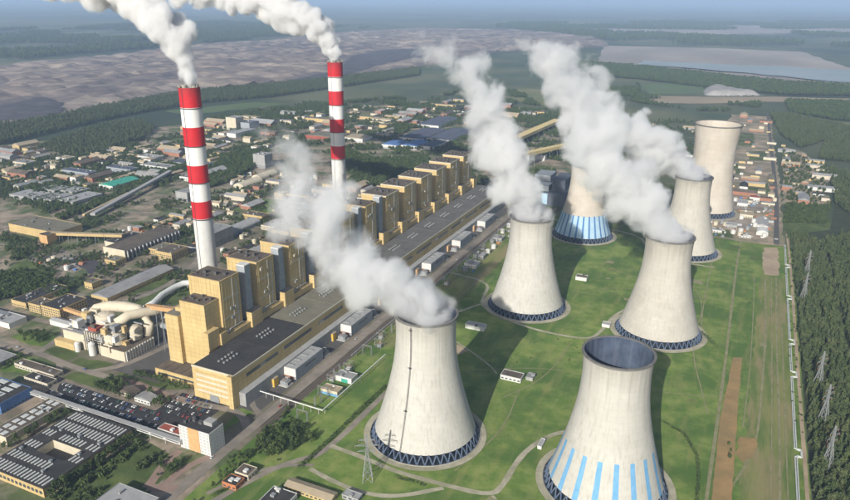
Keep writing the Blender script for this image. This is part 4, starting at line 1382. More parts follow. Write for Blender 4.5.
# ribbed grey cell hall
t = thing('ribbed_hall', 'dark grey hall with pale upright ribs along its side behind the pale yard', 'hall', (-920, 832, 0))
mb = MB()
mb.box(-24, 24, -62, 62, 0, 16)
mb.build('wall', 'roof_dark', t)
mb = MB()
mb.box(-23.5, 20, -61.5, 61.5, 16, 16.5)
mb.build('roof', 'roof_brown', t)
mb = MB()
mb.box(-24.3, 24.3, -63, -62.02, 0, 17.5)
mb.build('end_wall', 'clad_cream', t)
for k in range(15):
    mb = MB()
    y = -58 + k * 8.3
    mb.box(24.05, 27, y - .7, y + .7, 0, 15.6)
    mb.build('rib', 'roof_lightgrey', t)
building('tan_hall', 'wide tan-fronted hall with a grey-brown roof at the far corner of the pale yard', 'hall', -1207, -1084, 790, 846, 14, 'clad_yellow2', 'roof_olive', 'flat', 0, 6)
building('tower_house', 'small yellow transfer house on the tan conveyor bridge', 'transfer house', -1092, -1072, 764, 784, 18, 'orange_duct', 'roof_brown', 'flat', 1, 1)
building('yellow_block', 'pair-topped yellow block left of the nearer striped chimney', 'office building', -858, -824, 798, 836, 14, 'clad_yellow2', 'roof_brown', 'flat', 3, 4)
building('yellow_block', 'low yellow block behind the pair-topped one near the nearer striped chimney', 'office building', -888, -864, 812, 846, 9, 'clad_yellow2', 'roof_olive', 'flat', 2, 3)
building('grey_block', 'grey block with a tall pale end behind the nearer striped chimney', 'block', -846, -806, 880, 930, 26, 'clad_grey', 'roof_grey', 'flat', 3, 4)
building('coal_hall', 'dark-roofed block with coal-black top behind the ribbed hall', 'hall', -976, -950, 800, 860, 12, 'clad_cream', 'roof_bitumen', 'flat', 0, 5)


def sloped_gallery(name, label, cat, a, b, wd, hgt, wall, roof, legs=6, group=None):
    """A straight enclosed gallery between two points, on trestles."""
    a, b = Vector(a), Vector(b)
    t = thing(name, label, cat, (a.x, a.y, 0), group)
    d = b - a
    L = d.length
    e = Vector((-d.y, d.x, 0)).normalized() * wd / 2
    n = max(2, int(L / 30))
    for k in range(n):
        p, q = d * (k / n), d * ((k + 0.985) / n)
        mb = MB()
        vs = []
        for c in (p, q):
            for sgn, zz in ((-1, 0), (1, 0), (1, hgt), (-1, hgt)):
                v = c + e * sgn
                vs.append((v.x, v.y, a.z + v.z + zz))
        mb.quads(vs, [(0, 1, 5, 4), (1, 2, 6, 5), (3, 0, 4, 7), (0, 3, 2, 1), (4, 5, 6, 7)], 0)
        mb.quads(vs, [(2, 3, 7, 6)], 1)
        mb.build('gallery_span', [wall, roof], t)
    for k in range(1, legs):
        c = d * (k / legs)
        if a.z + c.z > 1.5:
            for sgn in (-1, 1):
                mb = MB()
                v = c + e * sgn * 0.8
                mb.bar((v.x + e.x * sgn * .5, v.y + e.y * sgn * .5, 0), (v.x, v.y, a.z + c.z), 0.45)
                mb.build('trestle', 'steel_grey', t)
    return t


sloped_gallery('conveyor_gallery', 'tan conveyor gallery on trestles crossing behind the pale yard', 'conveyor', (-1084, 782, 14), (-962, 828, 14), 9, 4.5, 'clad_yellow2', 'roof_tan', 8)
sloped_gallery('conveyor_gallery', 'long pale grey conveyor gallery running off beside the dark tree line', 'conveyor', (-1134, 912, 6), (-1240, 1230, 12), 10, 5, 'clad_grey', 'roof_lightgrey', 10)
sloped_gallery('conveyor_gallery', 'second tan conveyor gallery beside the long pale grey one', 'conveyor', (-1150, 905, 5), (-1195, 1060, 6), 6, 4, 'clad_yellow2', 'roof_tan', 6)
sloped_gallery('conveyor_gallery', 'orange conveyor gallery climbing from the cream works to the bunker tower', 'conveyor', (-662, 590, 36), (-569.5, 548, 66), 7, 5, 'orange_duct', 'orange_duct', 5)
sloped_gallery('conveyor_gallery', 'wide yellow conveyor gallery climbing away behind the middle steam plume', 'conveyor', (-608, 1840, 26), (-606, 2390, 8), 26, 9, 'conveyor_yellow', 'conveyor_yellow', 10)
sloped_gallery('conveyor_gallery', 'shorter yellow conveyor gallery beside the new dark power block', 'conveyor', (-520, 1640, 36), (-462, 1960, 14), 20, 8, 'conveyor_yellow', 'conveyor_yellow', 7)
sloped_gallery('conveyor_gallery', 'orange link gallery between the yellow blocks and the cream works', 'conveyor', (-797, 575, 12), (-738, 560, 20), 5, 4, 'orange_duct', 'orange_duct', 3)
sloped_gallery('conveyor_gallery', 'pale conveyor gallery between the far boiler house and the yard beyond', 'conveyor', (-540, 1345, 30), (-640, 1480, 14), 8, 5, 'clad_cream', 'roof_tan', 5)

# cream flue gas works
t = thing('flue_gas_works', 'cream flue gas works of stacked round vessels, ducts and ribbed blocks', 'industrial plant', (-685, 520, 0))


def part(name, m, fn, parent=t, smooth=False):
    mb = MB()
    fn(mb)
    return mb.build(name, m, parent, smooth=smooth)


hb = part('ribbed_block', 'clad_cream', lambda m_: m_.box(14, 54, 0, 46, 0, 13))
for k in range(11):
    part('rib', 'clad_white', lambda m_: m_.box(54.02, 55.2, 2 + k * 4.2, 3.6 + k * 4.2, 0, 12.6), hb)
part('block_roof', 'roof_brown', lambda m_: m_.box(14.5, 53.5, 0.5, 45.5, 13, 13.4), hb)
part('left_block', 'clad_cream', lambda m_: m_.box(-50, -14, 2, 34, 0, 20))
part('left_block_roof', 'roof_grey', lambda m_: m_.box(-49.4, -14.6, 2.6, 33.4, 20, 20.4))
part('low_block', 'clad_yellow2', lambda m_: m_.box(-58, -24, -6, 1.9, 0, 9))
part('frame_block', 'clad_grey', lambda m_: m_.box(-13.9, 13.9, 4, 40, 0, 24))
for k in range(7):
    part('frame_column', 'clad_cream', lambda m_: m_.box(-13 + k * 4.2, -11.6 + k * 4.2, 2.6, 3.98, 0, 25.5))
for (x, y, r_, z0, z1) in ((24, 16, 13, 13.5, 34), (-6, 30, 11, 24, 38), (38, 34, 8, 13.5, 28)):
    v_ = part('absorber_vessel', 'clad_cream', lambda m_: m_.lathe([(r_, z0), (r_, z1 - 3), (r_ * 1.08, z1 - 3), (r_ * 1.08, z1 - 1.6), (r_ * 0.94, z1), (r_ * 0.5, z1 + 2.4), (0.01, z1 + 3)], 32, cx=x, cy=y), smooth=False)
    for zz in (0.35, 0.7):
        part('vessel_ring', 'clad_white', lambda m_: m_.lathe([(r_ + .02, z0 + (z1 - z0) * zz - .4), (r_ + .7, z0 + (z1 - z0) * zz - .4), (r_ + .7, z0 + (z1 - z0) * zz + .4), (r_ + .02, z0 + (z1 - z0) * zz + .4)], 32, cx=x, cy=y), v_)
part('raw_gas_duct', 'clad_cream', lambda m_: m_.path_tube([(-34, 26, 20), (-34, 30, 30), (-30, 38, 37), (-16, 46, 40), (4, 52, 41), (26, 54, 40), (40, 52, 36), (46, 48, 28), (46, 46, 14)], [5, 5.6, 6.5, 7.2, 7.2, 7.2, 6.6, 6, 6], 14), smooth=True)
part('clean_gas_duct', 'clad_cream', lambda m_: m_.path_tube([(24, 20, 36), (30, 34, 42), (44, 60, 40), (52, 80, 36)], 6.0, 14), smooth=True)
part('red_fan_house', 'roof_red', lambda m_: m_.box(-12, 2, 8, 20, 24.1, 29))
part('pipe_rack', 'steel_grey', lambda m_: [m_.bar((-14 + i * 3, 0, 14 + i % 3 * 3), (14, 0, 14 + i % 3 * 3), .4) for i in range(9)])
part('silo', 'clad_white', lambda m_: m_.lathe([(4.2, 0), (4.2, 15), (0.3, 18)], 20, cx=4, cy=-3), smooth=False)
rp = random.Random(3)
for k in range(34):     # platforms, small housings and pipe runs crowding the vessels
    x, y, z = rp.uniform(-46, 50), rp.uniform(-3, 46), rp.choice([20.4, 24.2, 30, 13.5, 36])
    w_, d_, h_ = rp.uniform(1.5, 5), rp.uniform(1.5, 5), rp.uniform(1.5, 5)
    part('plant_housing', rp.choice(['clad_cream', 'clad_grey', 'clad_white', 'steel_grey', 'roof_brown', 'clad_yellow2']), lambda m_: m_.box(x - w_, x + w_, y - d_, y + d_, z - 4, z + h_, bottom=True))
for k in range(22):
    x, y, z = rp.uniform(-44, 44), rp.uniform(-4, 44), rp.uniform(16, 38)
    q = rp.choice([(14, 0, 0), (0, 14, 0), (0, 0, -14), (9, 6, -5)])
    part('pipe', rp.choice(['clad_white', 'steel_grey', 'clad_cream']), lambda m_: m_.bar((x, y, z), (x + q[0], y + q[1], z + q[2]), rp.uniform(.5, 1.1), n=8))
part('silo', 'clad_white', lambda m_: m_.lathe([(3.4, 0), (3.4, 11), (0.3, 13)], 20, cx=-20, cy=-4), smooth=False)

# white curved duct to the first chimney
t = thing('white_duct', 'thick white duct curving through bushes towards the nearer striped chimney', 'duct', (-719, 655, 0))
mb = MB()
mb.path_tube([(4, -26, 6), (0, 0, 6), (-8, 22, 7), (-12, 50, 7), (-10, 66, 8), (6, 78, 9), (30, 70, 14), (52, 52, 22)], 4.6, 14)
mb.build('duct', 'pipe_white', t, smooth=True)
for x, y in ((3, -20), (-4, 12), (-11, 44), (-4, 72), (28, 71)):
    mb = MB()
    mb.box(x - 1, x + 1, y - 3.5, y + 3.5, 0, 3.2)
    mb.build('saddle', 'concrete', t)
t = thing('white_duct', 'shorter white duct joining the cream works to the orange gallery', 'duct', (-640, 590, 0))
mb = MB()
mb.path_tube([(-28, -10, 30), (-8, 0, 30), (6, 14, 22), (10, 40, 14), (6, 70, 12)], 3.6, 12)
mb.build('duct', 'pipe_white', t, smooth=True)
for x, y in ((9, 38), (7, 62)):
    mb = MB()
    mb.box(x - 1, x + 1, y - 2.5, y + 2.5, 0, 10)
    mb.build('saddle', 'concrete', t)

# switch halls, transformers and yellow fire boxes between turbine hall and road
PLACE = ['nearest the office tower', 'second from the front', 'half veiled by the low steam', 'fourth from the front', 'fifth from the front', 'farthest along the turbine hall']
for k in range(6):
    y = 572 + k * 122.6
    t = thing('switch_hall', 'white-fronted grey switch hall beside the turbine hall, ' + PLACE[k], 'switch hall', (-435, y, 0), 'white switch halls')
    mb = MB()
    mb.box(-10.5, 10.5, 0, 56, 0, 14)
    wl = mb.build('wall', 'clad_bluegrey', t)
    mb = MB()
    mb.box(-10.6, 10.6, -0.3, 0.2, 4.5, 14.2, bottom=True)
    mb.build('front_panel', 'clad_white', t)
    mb = MB()
    mb.box(-10.2, 10.2, 0.3, 55.7, 14, 14.6)
    rf = mb.build('roof', 'roof_lightgrey', t)
    mb = MB()
    mb.box(-8, 8, -0.45, 0, 0, 4.4)
    mb.build('base_gate', 'wall_brick', t)
    mb = MB()
    mb.box(10.4, 10.6, 18, 40, 8.5, 10.2, bottom=True)
    mb.build('window_strip', 'glass', wl)
    for i in range(4):
        mb = MB()
        mb.box(-4, 4, 6 + i * 13, 8 + i * 13, 14.6, 15.5)
        mb.build('roof_vent', 'galvanised', rf)
    t = thing('fire_box', 'yellow cabin before the switch hall ' + PLACE[k], 'cabin', (-441.5, y - 19, 0), 'yellow cabins')
    mb = MB()
    mb.box(-4, 4, -4, 4, 0, 10)
    mb.build('wall', 'yellow_paint' if k < 2 else 'orange_duct', t)
    mb = MB()
    mb.box(-4.2, 4.2, -4.2, 4.2, 10, 10.5)
    mb.build('roof', 'roof_tan', t)
    mb = MB()
    mb.box(-2, 2, -4.12, -3.9, 0, 5)
    mb.build('door', 'steel_grey', t)
    for j, dy in enumerate((-12, 66)):
        t = thing('transformer', 'grey power transformer %s the switch hall %s' % (('in front of', 'behind')[j], PLACE[k]), 'transformer', (-430, y + dy, 0), 'power transformers')
        mb = MB()
        mb.box(-3.2, 3.2, -4.2, 4.2, 0.8, 6)
        mb.build('tank', 'transformer', t)
        for s in (-1, 1):
            for i in range(4):
                mb = MB()
                mb.box(s * 3.4 - .0, s * 5.2, -3.8 + i * 2, -2.6 + i * 2, 1.4, 5.4, bottom=True) if s > 0 else mb.box(-5.2, -3.4, -3.8 + i * 2, -2.6 + i * 2, 1.4, 5.4, bottom=True)
                mb.build('radiator', 'galvanised', t)
        for i in range(3):
            mb = MB()
            mb.bar((-1.8 + i * 1.8, -1, 6), (-2.4 + i * 2.4, -1.4, 9.4), 0.3, n=6, w2=0.16)
            mb.build('bushing', 'insulator', t)
        mb = MB()
        mb.bar((-2.4, 2.6, 7.6), (2.4, 2.6, 7.6), 0.9, n=8)
        mb.build('expansion_tank', 'transformer', t)
        mb = MB()
        mb.box(-6, 6, -6, 6, 0.1, 0.8)
        mb.build('plinth', 'concrete', t)


def gantry(label, x, y, h=13.0, span=12.0, along='x'):
    t = thing('steel_gantry', label, 'gantry', (x, y, 0), 'switchyard gantries')
    if along == 'y':
        t.rotation_euler = (0, 0, math.pi / 2)
    for sx in (-span / 2, span / 2):
        mb = MB()
        for dx in (-.8, .8):
            for dy in (-.8, .8):
                mb.bar((sx + dx, dy, 0), (sx + dx * .35, dy * .35, h), 0.14)
        for k in range(6):
            z0, z1 = h * k / 6, h * (k + 1) / 6
            for dy in (-.75, .75):
                mb.bar((sx - .7, dy, z0), (sx + .7, dy, z1), 0.09)
            for dx in (-.75, .75):
                mb.bar((sx + dx, .7, z0), (sx + dx, -.7, z1), 0.09)
        mb.build('lattice_post', 'galvanised', t)
    mb = MB()
    for dz in (0, 1.2):
        mb.bar((-span / 2 - 1, 0, h - dz), (span / 2 + 1, 0, h - dz), 0.18)
    for k in range(10):
        a = -span / 2 + span * k / 10
        mb.bar((a, 0, h), (a + span / 10, 0, h - 1.2), 0.1)
    mb.build('crossbeam', 'galvanised', t)
    for k in range(3):
        mb = MB()
        a = -span / 3 + span * k / 3
        mb.bar((a, 0, h - 1.3), (a, 0, h - 3.6), 0.22, n=6)
        mb.build('insulator', 'insulator', t)
    return t


NEAR = ['beside the clump of trees', 'behind the first one', 'before the cabin with the green door', 'before the blue-footed cabin', 'beside the low steam', 'behind the low steam', 'where the dry grass begins', 'near the cross path', 'second beyond the cross path', 'third beyond the cross path', 'last along the road']
for k, (x, y) in enumerate([(-372, 508), (-374, 540), (-378, 556), (-388, 600), (-382, 660), (-382, 730), (-382, 960), (-380, 1020), (-380, 1045), (-380, 1100), (-384, 1160)]):
    gantry('grey lattice gantry beside the road, ' + NEAR[k], x, y, 13, 12, 'y' if k % 2 else 'x')
for k in range(3):
    x = -404.2 + k * 3.4
    t = thing('railway_track', ['railway track nearest the road in the corridor', 'middle railway track in the corridor', 'railway track nearest the lawn in the corridor'][k], 'railway track', (x, 880, 0.75), 'railway tracks')
    for s in (-0.72, 0.72):
        mb = MB()
        mb.box(s - .09, s + .09, -400, 440, -.2, 0.1)
        mb.build('rail', 'steel_dark', t)
    mb = MB()
    for i in range(560):
        mb.box(-1.2, 1.2, -398 + i * 1.5, -397.7 + i * 1.5, -.5, -.25)
    tag(mb.build('sleepers', 'roof_brown', t), kind='stuff')
for k, y in enumerate((590, 618, 684, 706, 770, 800, 850, 905, 990, 1075, 1130, 1190, 1230)):
    t = thing('switchgear_frame', 'grey lattice switchgear frame beside the railway, %s from the front' % ['first', 'second', 'third', 'fourth', 'fifth', 'sixth', 'seventh', 'eighth', 'ninth', 'tenth', 'eleventh', 'twelfth', 'thirteenth'][k], 'switchgear', (-388 + (k % 3) * 5, y, 0), 'switchgear frames')
    for dx in (-4, 4):
        for dy in (-4, 4):
            mb = MB()
            mb.bar((dx, dy, 0), (dx, dy, 9 + k % 3 * 2), 0.35)
            mb.build('post', 'galvanised', t)
    mb = MB()
    for z in (4.5, 9 + k % 3 * 2):
        for a, b in (((-4, -4), (4, -4)), ((4, -4), (4, 4)), ((4, 4), (-4, 4)), ((-4, 4), (-4, -4))):
            mb.bar((*a, z), (*b, z), 0.25)
            mb.bar((*a, z), (*b, z - 4.4), 0.14)
    mb.build('bracing', 'galvanised', t)
    mb = MB()
    mb.box(-2.6, 2.6, -2.6, 2.6, 0.2, 3.6)
    mb.build('switch_cabinet', ['clad_grey', 'clad_white', 'transformer'][k % 3], t)
    for i in range(3):
        mb = MB()
        mb.bar((-2.5 + i * 2.5, 0, 4.5), (-2.5 + i * 2.5, 0, 8), .3, n=6)
        mb.build('insulator', 'insulator', t)
building('blue_cabin', 'small cabin with a pale blue base beside the overhead pipe', 'cabin', -385, -364, 562, 574, 5.5, 'clad_cream', 'roof_tan', 'flat', 1, 1)
building('green_cabin', 'small white cabin with a bright green door beside the road', 'cabin', -386, -364, 592, 606, 6, 'clad_white', 'roof_grey', 'flat', 0, 2)
cab = [o for o in COL.objects if o.name.startswith('green_cabin')][0]
mb = MB()
mb.box(-2, 6, -7.3, -6.9, 0, 4.6)
mb.build('green_door', 'clad_green', cab)
cab = [o for o in COL.objects if o.name.startswith('blue_cabin')][0]
mb = MB()
mb.box(-10.7, 10.7, -6.2, -5.9, 0, 2.6)
mb.build('blue_base', 'stripe_blue', cab)
for k, (x0, x1, y0, y1) in enumerate([(-388, -370, 1030, 1048), (-386, -366, 985, 1005), (-390, -372, 1128, 1146), (-388, -366, 760, 784)]):
    building('switch_shed', 'low shed in the switchyard by the road, ' + ['behind the cross path', 'before the cross path', 'last before the lawn ends', 'beside the low steam'][k], 'shed', x0, x1, y0, y1, 6, ('clad_grey', 'clad_white')[k % 2], 'roof_lightgrey', 'flat', 1, 2)

# small houses on the lawns
building('pump_house', 'small white house with a brown roof on the lawn between the near towers', 'house', -217, -193, 676, 690, 5, 'clad_white', 'roof_brown', 'flat', 1, 1)
building('store', 'tiny pale store beside the brown-roofed lawn house', 'shed', -190, -182, 686, 698, 3.5, 'clad_grey', 'roof_grey', 'flat', 0, 1)
building('pump_house', 'tiny white house on the lawn behind the middle tower', 'house', -211, -194, 1010, 1022, 5, 'clad_white', 'roof_brown', 'flat', 0, 1)
building('pump_house', 'long pale blue-white shed in the shade behind the front tower', 'shed', -302, -276, 780, 792, 5, 'clad_white', 'roof_lightgrey', 'flat', 0, 1)
building('pump_house', 'small white hut beside the path at the tower in the right row', 'house', -140, -130, 862, 872, 3.5, 'clad_white', 'roof_lightgrey', 'flat', 0, 0)
building('pump_house', 'narrow white hut by the light-blue-striped tower path', 'house', -141, -137, 566, 580, 3, 'clad_white', 'roof_lightgrey', 'flat', 0, 0)
building('brick_house', 'red brick house with dark roof by the bottom road', 'house', -378, -363, 392, 404, 5, 'wall_orange', 'roof_bitumen', 'flat', 1, 2)
building('brick_house', 'pale house with dark roof behind the red brick one', 'house', -377, -362, 408, 421, 5, 'clad_cream', 'roof_brown', 'flat', 1, 1)
building('flat_house', 'white house with black flat roof at the bottom edge below the dirt lot', 'house', -332, -308, 384, 406, 6, 'clad_white', 'roof_bitumen', 'flat', 1, 4)
building('long_house', 'long low yellowish shed with mossy roof beside the black-roofed house', 'shed', -326, -278, 412, 424, 4.5, 'clad_yellow2', 'roof_tan', 'gable', 1, 0, axis='x', rise=2)
building('grey_cabin', 'small grey cabin with red trim at the end of the yellowish shed', 'cabin', -274, -258, 424, 432, 4, 'clad_grey', 'roof_lightgrey', 'flat', 1, 1)

# new dark power block behind the far towers
t = thing('new_power_block', 'dark navy power block with pale blue panels behind the navy-striped tower', 'power block', (-372, 1450, 0))
mb = MB()
mb.box(-50, 46, -60, 90, 0, 28)
mb.build('wall', 'clad_navy', t)
for x0, x1, y0, y1, h in ((-28, 8, -50, -20, 40), (12, 40, -40, 30, 52), (-46, -10, 30, 80, 42)):
    mb = MB()
    mb.box(x0, x1, y0, y1, 28.05, h)
    mb.build('upper_block', 'clad_navy' if h > 50 else 'clad_bluegrey', t)
for k in range(3):
    mb = MB()
    mb.box(-48 + k * 20, -31 + k * 20, -60.5, -59.9, 3, 26, bottom=True)
    mb.build('pale_panel', 'pale_blue', t)
building('white_tank_house', 'pair of small white buildings beside the shorter yellow conveyor gallery', 'block', -560, -524, 1790, 1812, 14, 'clad_white', 'roof_lightgrey', 'flat', 1, 3)
building('white_tank_house', 'small white building under the wide yellow conveyor gallery', 'block', -510, -484, 1800, 1822, 14, 'clad_white', 'roof_lightgrey', 'flat', 1, 2)
building('yellow_block', 'yellow and white block just beyond the last boiler house', 'office building', -520, -490, 1385, 1410, 20, 'clad_yellow2', 'roof_tan', 'flat', 2, 2)

# blue roofed sheds
for k, (x0, x1, y0, y1, rf_) in enumerate([(-955, -905, 1760, 1830, 'roof_blue'), (-900, -850, 1775, 1860, 'roof_blue'), (-846, -806, 1790, 1880, 'roof_slate'), (-960, -880, 1880, 2060, 'roof_slate'), (-875, -800, 1900, 2100, 'roof_slate'), (-1010, -930, 2110, 2290, 'roof_slate'), (-1230, -1120, 1780, 1850, 'roof_olive'), (-1110, -1040, 1800, 1860, 'roof_tan')]):
    building('long_shed', ['blue-roofed shed at the near corner of the blue shed group', 'blue-roofed shed in the middle of the blue shed front', 'slate-roofed shed at the end of the blue shed front', 'wide slate-roofed hall behind the blue-roofed sheds', 'widest slate-roofed hall beside the middle steam plume', 'farthest slate-roofed hall behind the blue-roofed sheds', 'olive-roofed hall right behind the farther striped chimney', 'tan-roofed hall between the farther chimney and the blue sheds'][k], 'shed', x0, x1, y0, y1, 11, 'clad_white' if k != 6 else 'roof_red', rf_, 'gable', 1, 0, rise=3)
building('green_shed', 'shed with a bright green roof in the works estate', 'shed', -1310, -1268, 1082, 1160, 9, 'clad_white', 'clad_green', 'gable', 1, 0, rise=4)
for k, (x0, x1, y0, y1) in enumerate([(-1040, -1012, 1215, 1285), (-1052, -1026, 1295, 1360)]):
    building('vaulted_shed', ['cream barrel-roofed shed nearer of the two beyond the grass plot', 'cream barrel-roofed shed behind its twin, under the steam'][k], 'shed', x0, x1, y0, y1, 4, 'clad_cream', 'clad_cream', 'vault', 0, 0, rise=9)
for k, (x0, x1, y0, y1, m_) in enumerate([(-1414, -1340, 940, 985, 'roof_lightgrey'), (-1335, -1290, 945, 1000, 'roof_grey'), (-1285, -1240, 955, 1030, 'roof_lightgrey'), (-1400, -1350, 1000, 1040, 'roof_grey'), (-1345, -1300, 1010, 1050, 'roof_lightgrey')]):
    building('grey_shed', 'flat grey-roofed shed below the rounded copse, ' + ['first at the picture edge', 'second from the picture edge', 'nearest the tree line', 'behind the first', 'behind the second'][k], 'shed', x0, x1, y0, y1, 8, 'clad_grey', m_, 'flat', 1, 6)

# ------------------------------------------------------------------ works estate, far streets and building site
YB = [(-872, -826, 1038, 1062, 10, 'clad_yellow2', 'roof_brown', 'yellow block with brown roof at the near end of the grass plot'),
      (-902, -880, 1180, 1200, 14, 'clad_yellow2', 'roof_tan', 'yellow block behind the grass plot at the end of the yellow pipe bridge'),
      (-822, -796, 1186, 1210, 10, 'clad_yellow2', 'roof_tan', 'yellow block right of the grass plot at the other end of the yellow pipe bridge'),
      (-760, -722, 978, 1004, 12, 'clad_yellow2', 'roof_brown', 'yellow block with brown roof just behind the third boiler house'),
      (-800, -768, 1000, 1040, 8, 'clad_cream', 'roof_grey', 'cream low block left of the yellow one behind the third boiler house'),
      (-852, -822, 1290, 1320, 14, 'clad_yellow2', 'roof_tan', 'yellow block veiled by the drifting low steam'),
      (-790, -760, 1060, 1130, 9, 'clad_grey', 'roof_bitumen', 'dark long block right of the grass plot'),
      (-1082, -1050, 1080, 1120, 20, 'clad_grey', 'roof_grey', 'grey square block right of the long pale conveyor'),
      (-1200, -1172, 1216, 1244, 9, 'clad_white', 'roof_lightgrey', 'small white block right of the far end of the pale conveyor'),
      (-1128, -1092, 1400, 1432, 34, 'clad_grey', 'roof_grey', 'tall grey block standing in the wood between the chimneys'),
      (-1540, -1500, 1790, 1830, 40, 'clad_cream', 'roof_grey', 'tall cream block far behind the steam between the chimneys'),
      (-1490, -1455, 1800, 1850, 26, 'clad_bluegrey', 'roof_slate', 'blue-grey block beside the tall cream block far behind'),
      (-1500, -1410, 1140, 1165, 10, 'clad_bluegrey', 'roof_slate', 'long slate-roofed row in the works estate'),
      (-1430, -1350, 1210, 1236, 10, 'clad_bluegrey', 'roof_slate', 'second long slate-roofed row behind the first in the estate'),
      (-1380, -1290, 1270, 1300, 9, 'clad_white', 'roof_grey', 'long white-walled shed behind the slate-roofed rows'),
      (-1460, -1400, 1340, 1370, 9, 'clad_white', 'roof_lightgrey', 'long pale shed near the square wood block'),
      (-1340, -1200, 1330, 1372, 8, 'clad_grey', 'roof_slate', 'very long dark shed behind the tree line beside the nearer chimney'),
      (-1690, -1640, 1150, 1180, 9, 'clad_cream', 'roof_grey', 'pale shed at the picture edge in the estate'),
      (-1640, -1600, 1235, 1262, 8, 'clad_white', 'roof_tan', 'white-walled tan-roofed shed below the square wood block')]
for x0, x1, y0, y1, h, wm, rm, lb in YB:
    building('works_block', lb, 'building', x0, x1, y0, y1, h, wm, rm, 'flat', 2, 4)
building('long_shed', 'long barrel-roofed grey shed between the nearer chimney and the grass plot', 'shed', -846, -818, 926, 1022, 7, 'clad_bluegrey', 'roof_lightgrey', 'vault', 0, 0, rise=6)
sloped_gallery('pipe_bridge', 'bright yellow pipe bridge between two yellow blocks behind the grass plot', 'pipe bridge', (-879, 1192, 9), (-823, 1196, 9), 4, 3, 'yellow_paint', 'yellow_paint', 4)

SMALL = {}


def small_building_meshes():
    out = []
    wl = ['clad_white', 'wall_plaster', 'clad_cream', 'clad_grey', 'clad_yellow2', 'clad_yellow2', 'wall_plaster', 'wall_brick']
    rf = ['roof_grey', 'roof_lightgrey', 'roof_brown', 'roof_bitumen', 'roof_tan', 'roof_brown', 'roof_tan', 'roof_olive', 'roof_grey']
    r_ = random.Random(5)
    for k in range(34):
        a, b, h = r_.uniform(4, 11), r_.uniform(6, 22), r_.uniform(4, 9)
        if k >= 24:
            a, b, h = r_.uniform(9, 16), r_.uniform(24, 46), r_.uniform(7, 11)
        mb = MB()
        mb.box(-a, a, -b, b, 0, h)
        wn_ = r_.choice(wl)
        wm = mb.mesh('wall', wn_)
        mb = MB()
        kind = r_.random()
        if kind < 0.5:
            mb.box(-a - .3, a + .3, -b - .3, b + .3, h + .01, h + .6, bottom=True)
            for q in range(r_.randint(1, 4)):
                x, y = r_.uniform(-a * .6, a * .6), r_.uniform(-b * .7, b * .7)
                mb.box(x - 1, x + 1, y - 1.2, y + 1.2, h + .6, h + 1.8)
        else:
            mb.gable(-a, a, -b, b, h + .02, h + a * .45, 'y')
        rn_ = r_.choice(rf)
        rm = mb.mesh('roof', rn_)
        mb = MB()
        n = max(2, int(b / 2.4))
        for i in range(n):
            c = -b + 2 * b * (i + .5) / n
            mb.box(a - .05, a + .1, c - .7, c + .7, 1.4, 3.0, bottom=True)
        n2 = max(1, int(a / 2.4))
        for i in range(n2):
            c = -a + 2 * a * (i + .5) / n2
            mb.box(c - .7, c + .7, -b - .1, -b + .05, 1.4, 3.0, bottom=True)
        gm = mb.mesh('window_row', 'glass')
        ws = {'clad_white': 'white', 'wall_plaster': 'buff', 'clad_cream': 'cream', 'wall_brick': 'brick', 'clad_grey': 'grey', 'clad_yellow2': 'yellow'}[wn_]
        rs = {'roof_grey': 'grey', 'roof_lightgrey': 'pale grey', 'roof_brown': 'brown', 'roof_bitumen': 'black', 'roof_tan': 'tan', 'roof_olive': 'olive', 'roof_red': 'red', 'roof_slate': 'slate'}[rn_]
        ws += (' long' if b > 15 else '') + (' pitched' if kind >= 0.5 else '')
        out.append((wm, rm, gm, a, b, '%s building, %s roof,' % (ws, rs)))
    return out


SB = small_building_meshes()
TAKEN = []
for o in list(COL.objects):
    if o.type == 'EMPTY' and o.get('category'):
        mx = [abs(c.x) for ch in o.children if ch.type == 'MESH' for v in ch.bound_box for c in (Vector(v),)]
        my = [abs(c.y) for ch in o.children if ch.type == 'MESH' for v in ch.bound_box for c in (Vector(v),)]
        if mx:
            TAKEN.append((o.location.x, o.location.y, max(mx) + 2, max(my) + 2))


def free(x, y, a, b):
    return all(abs(x - q[0]) > a + q[2] or abs(y - q[1]) > b + q[3] for q in TAKEN)


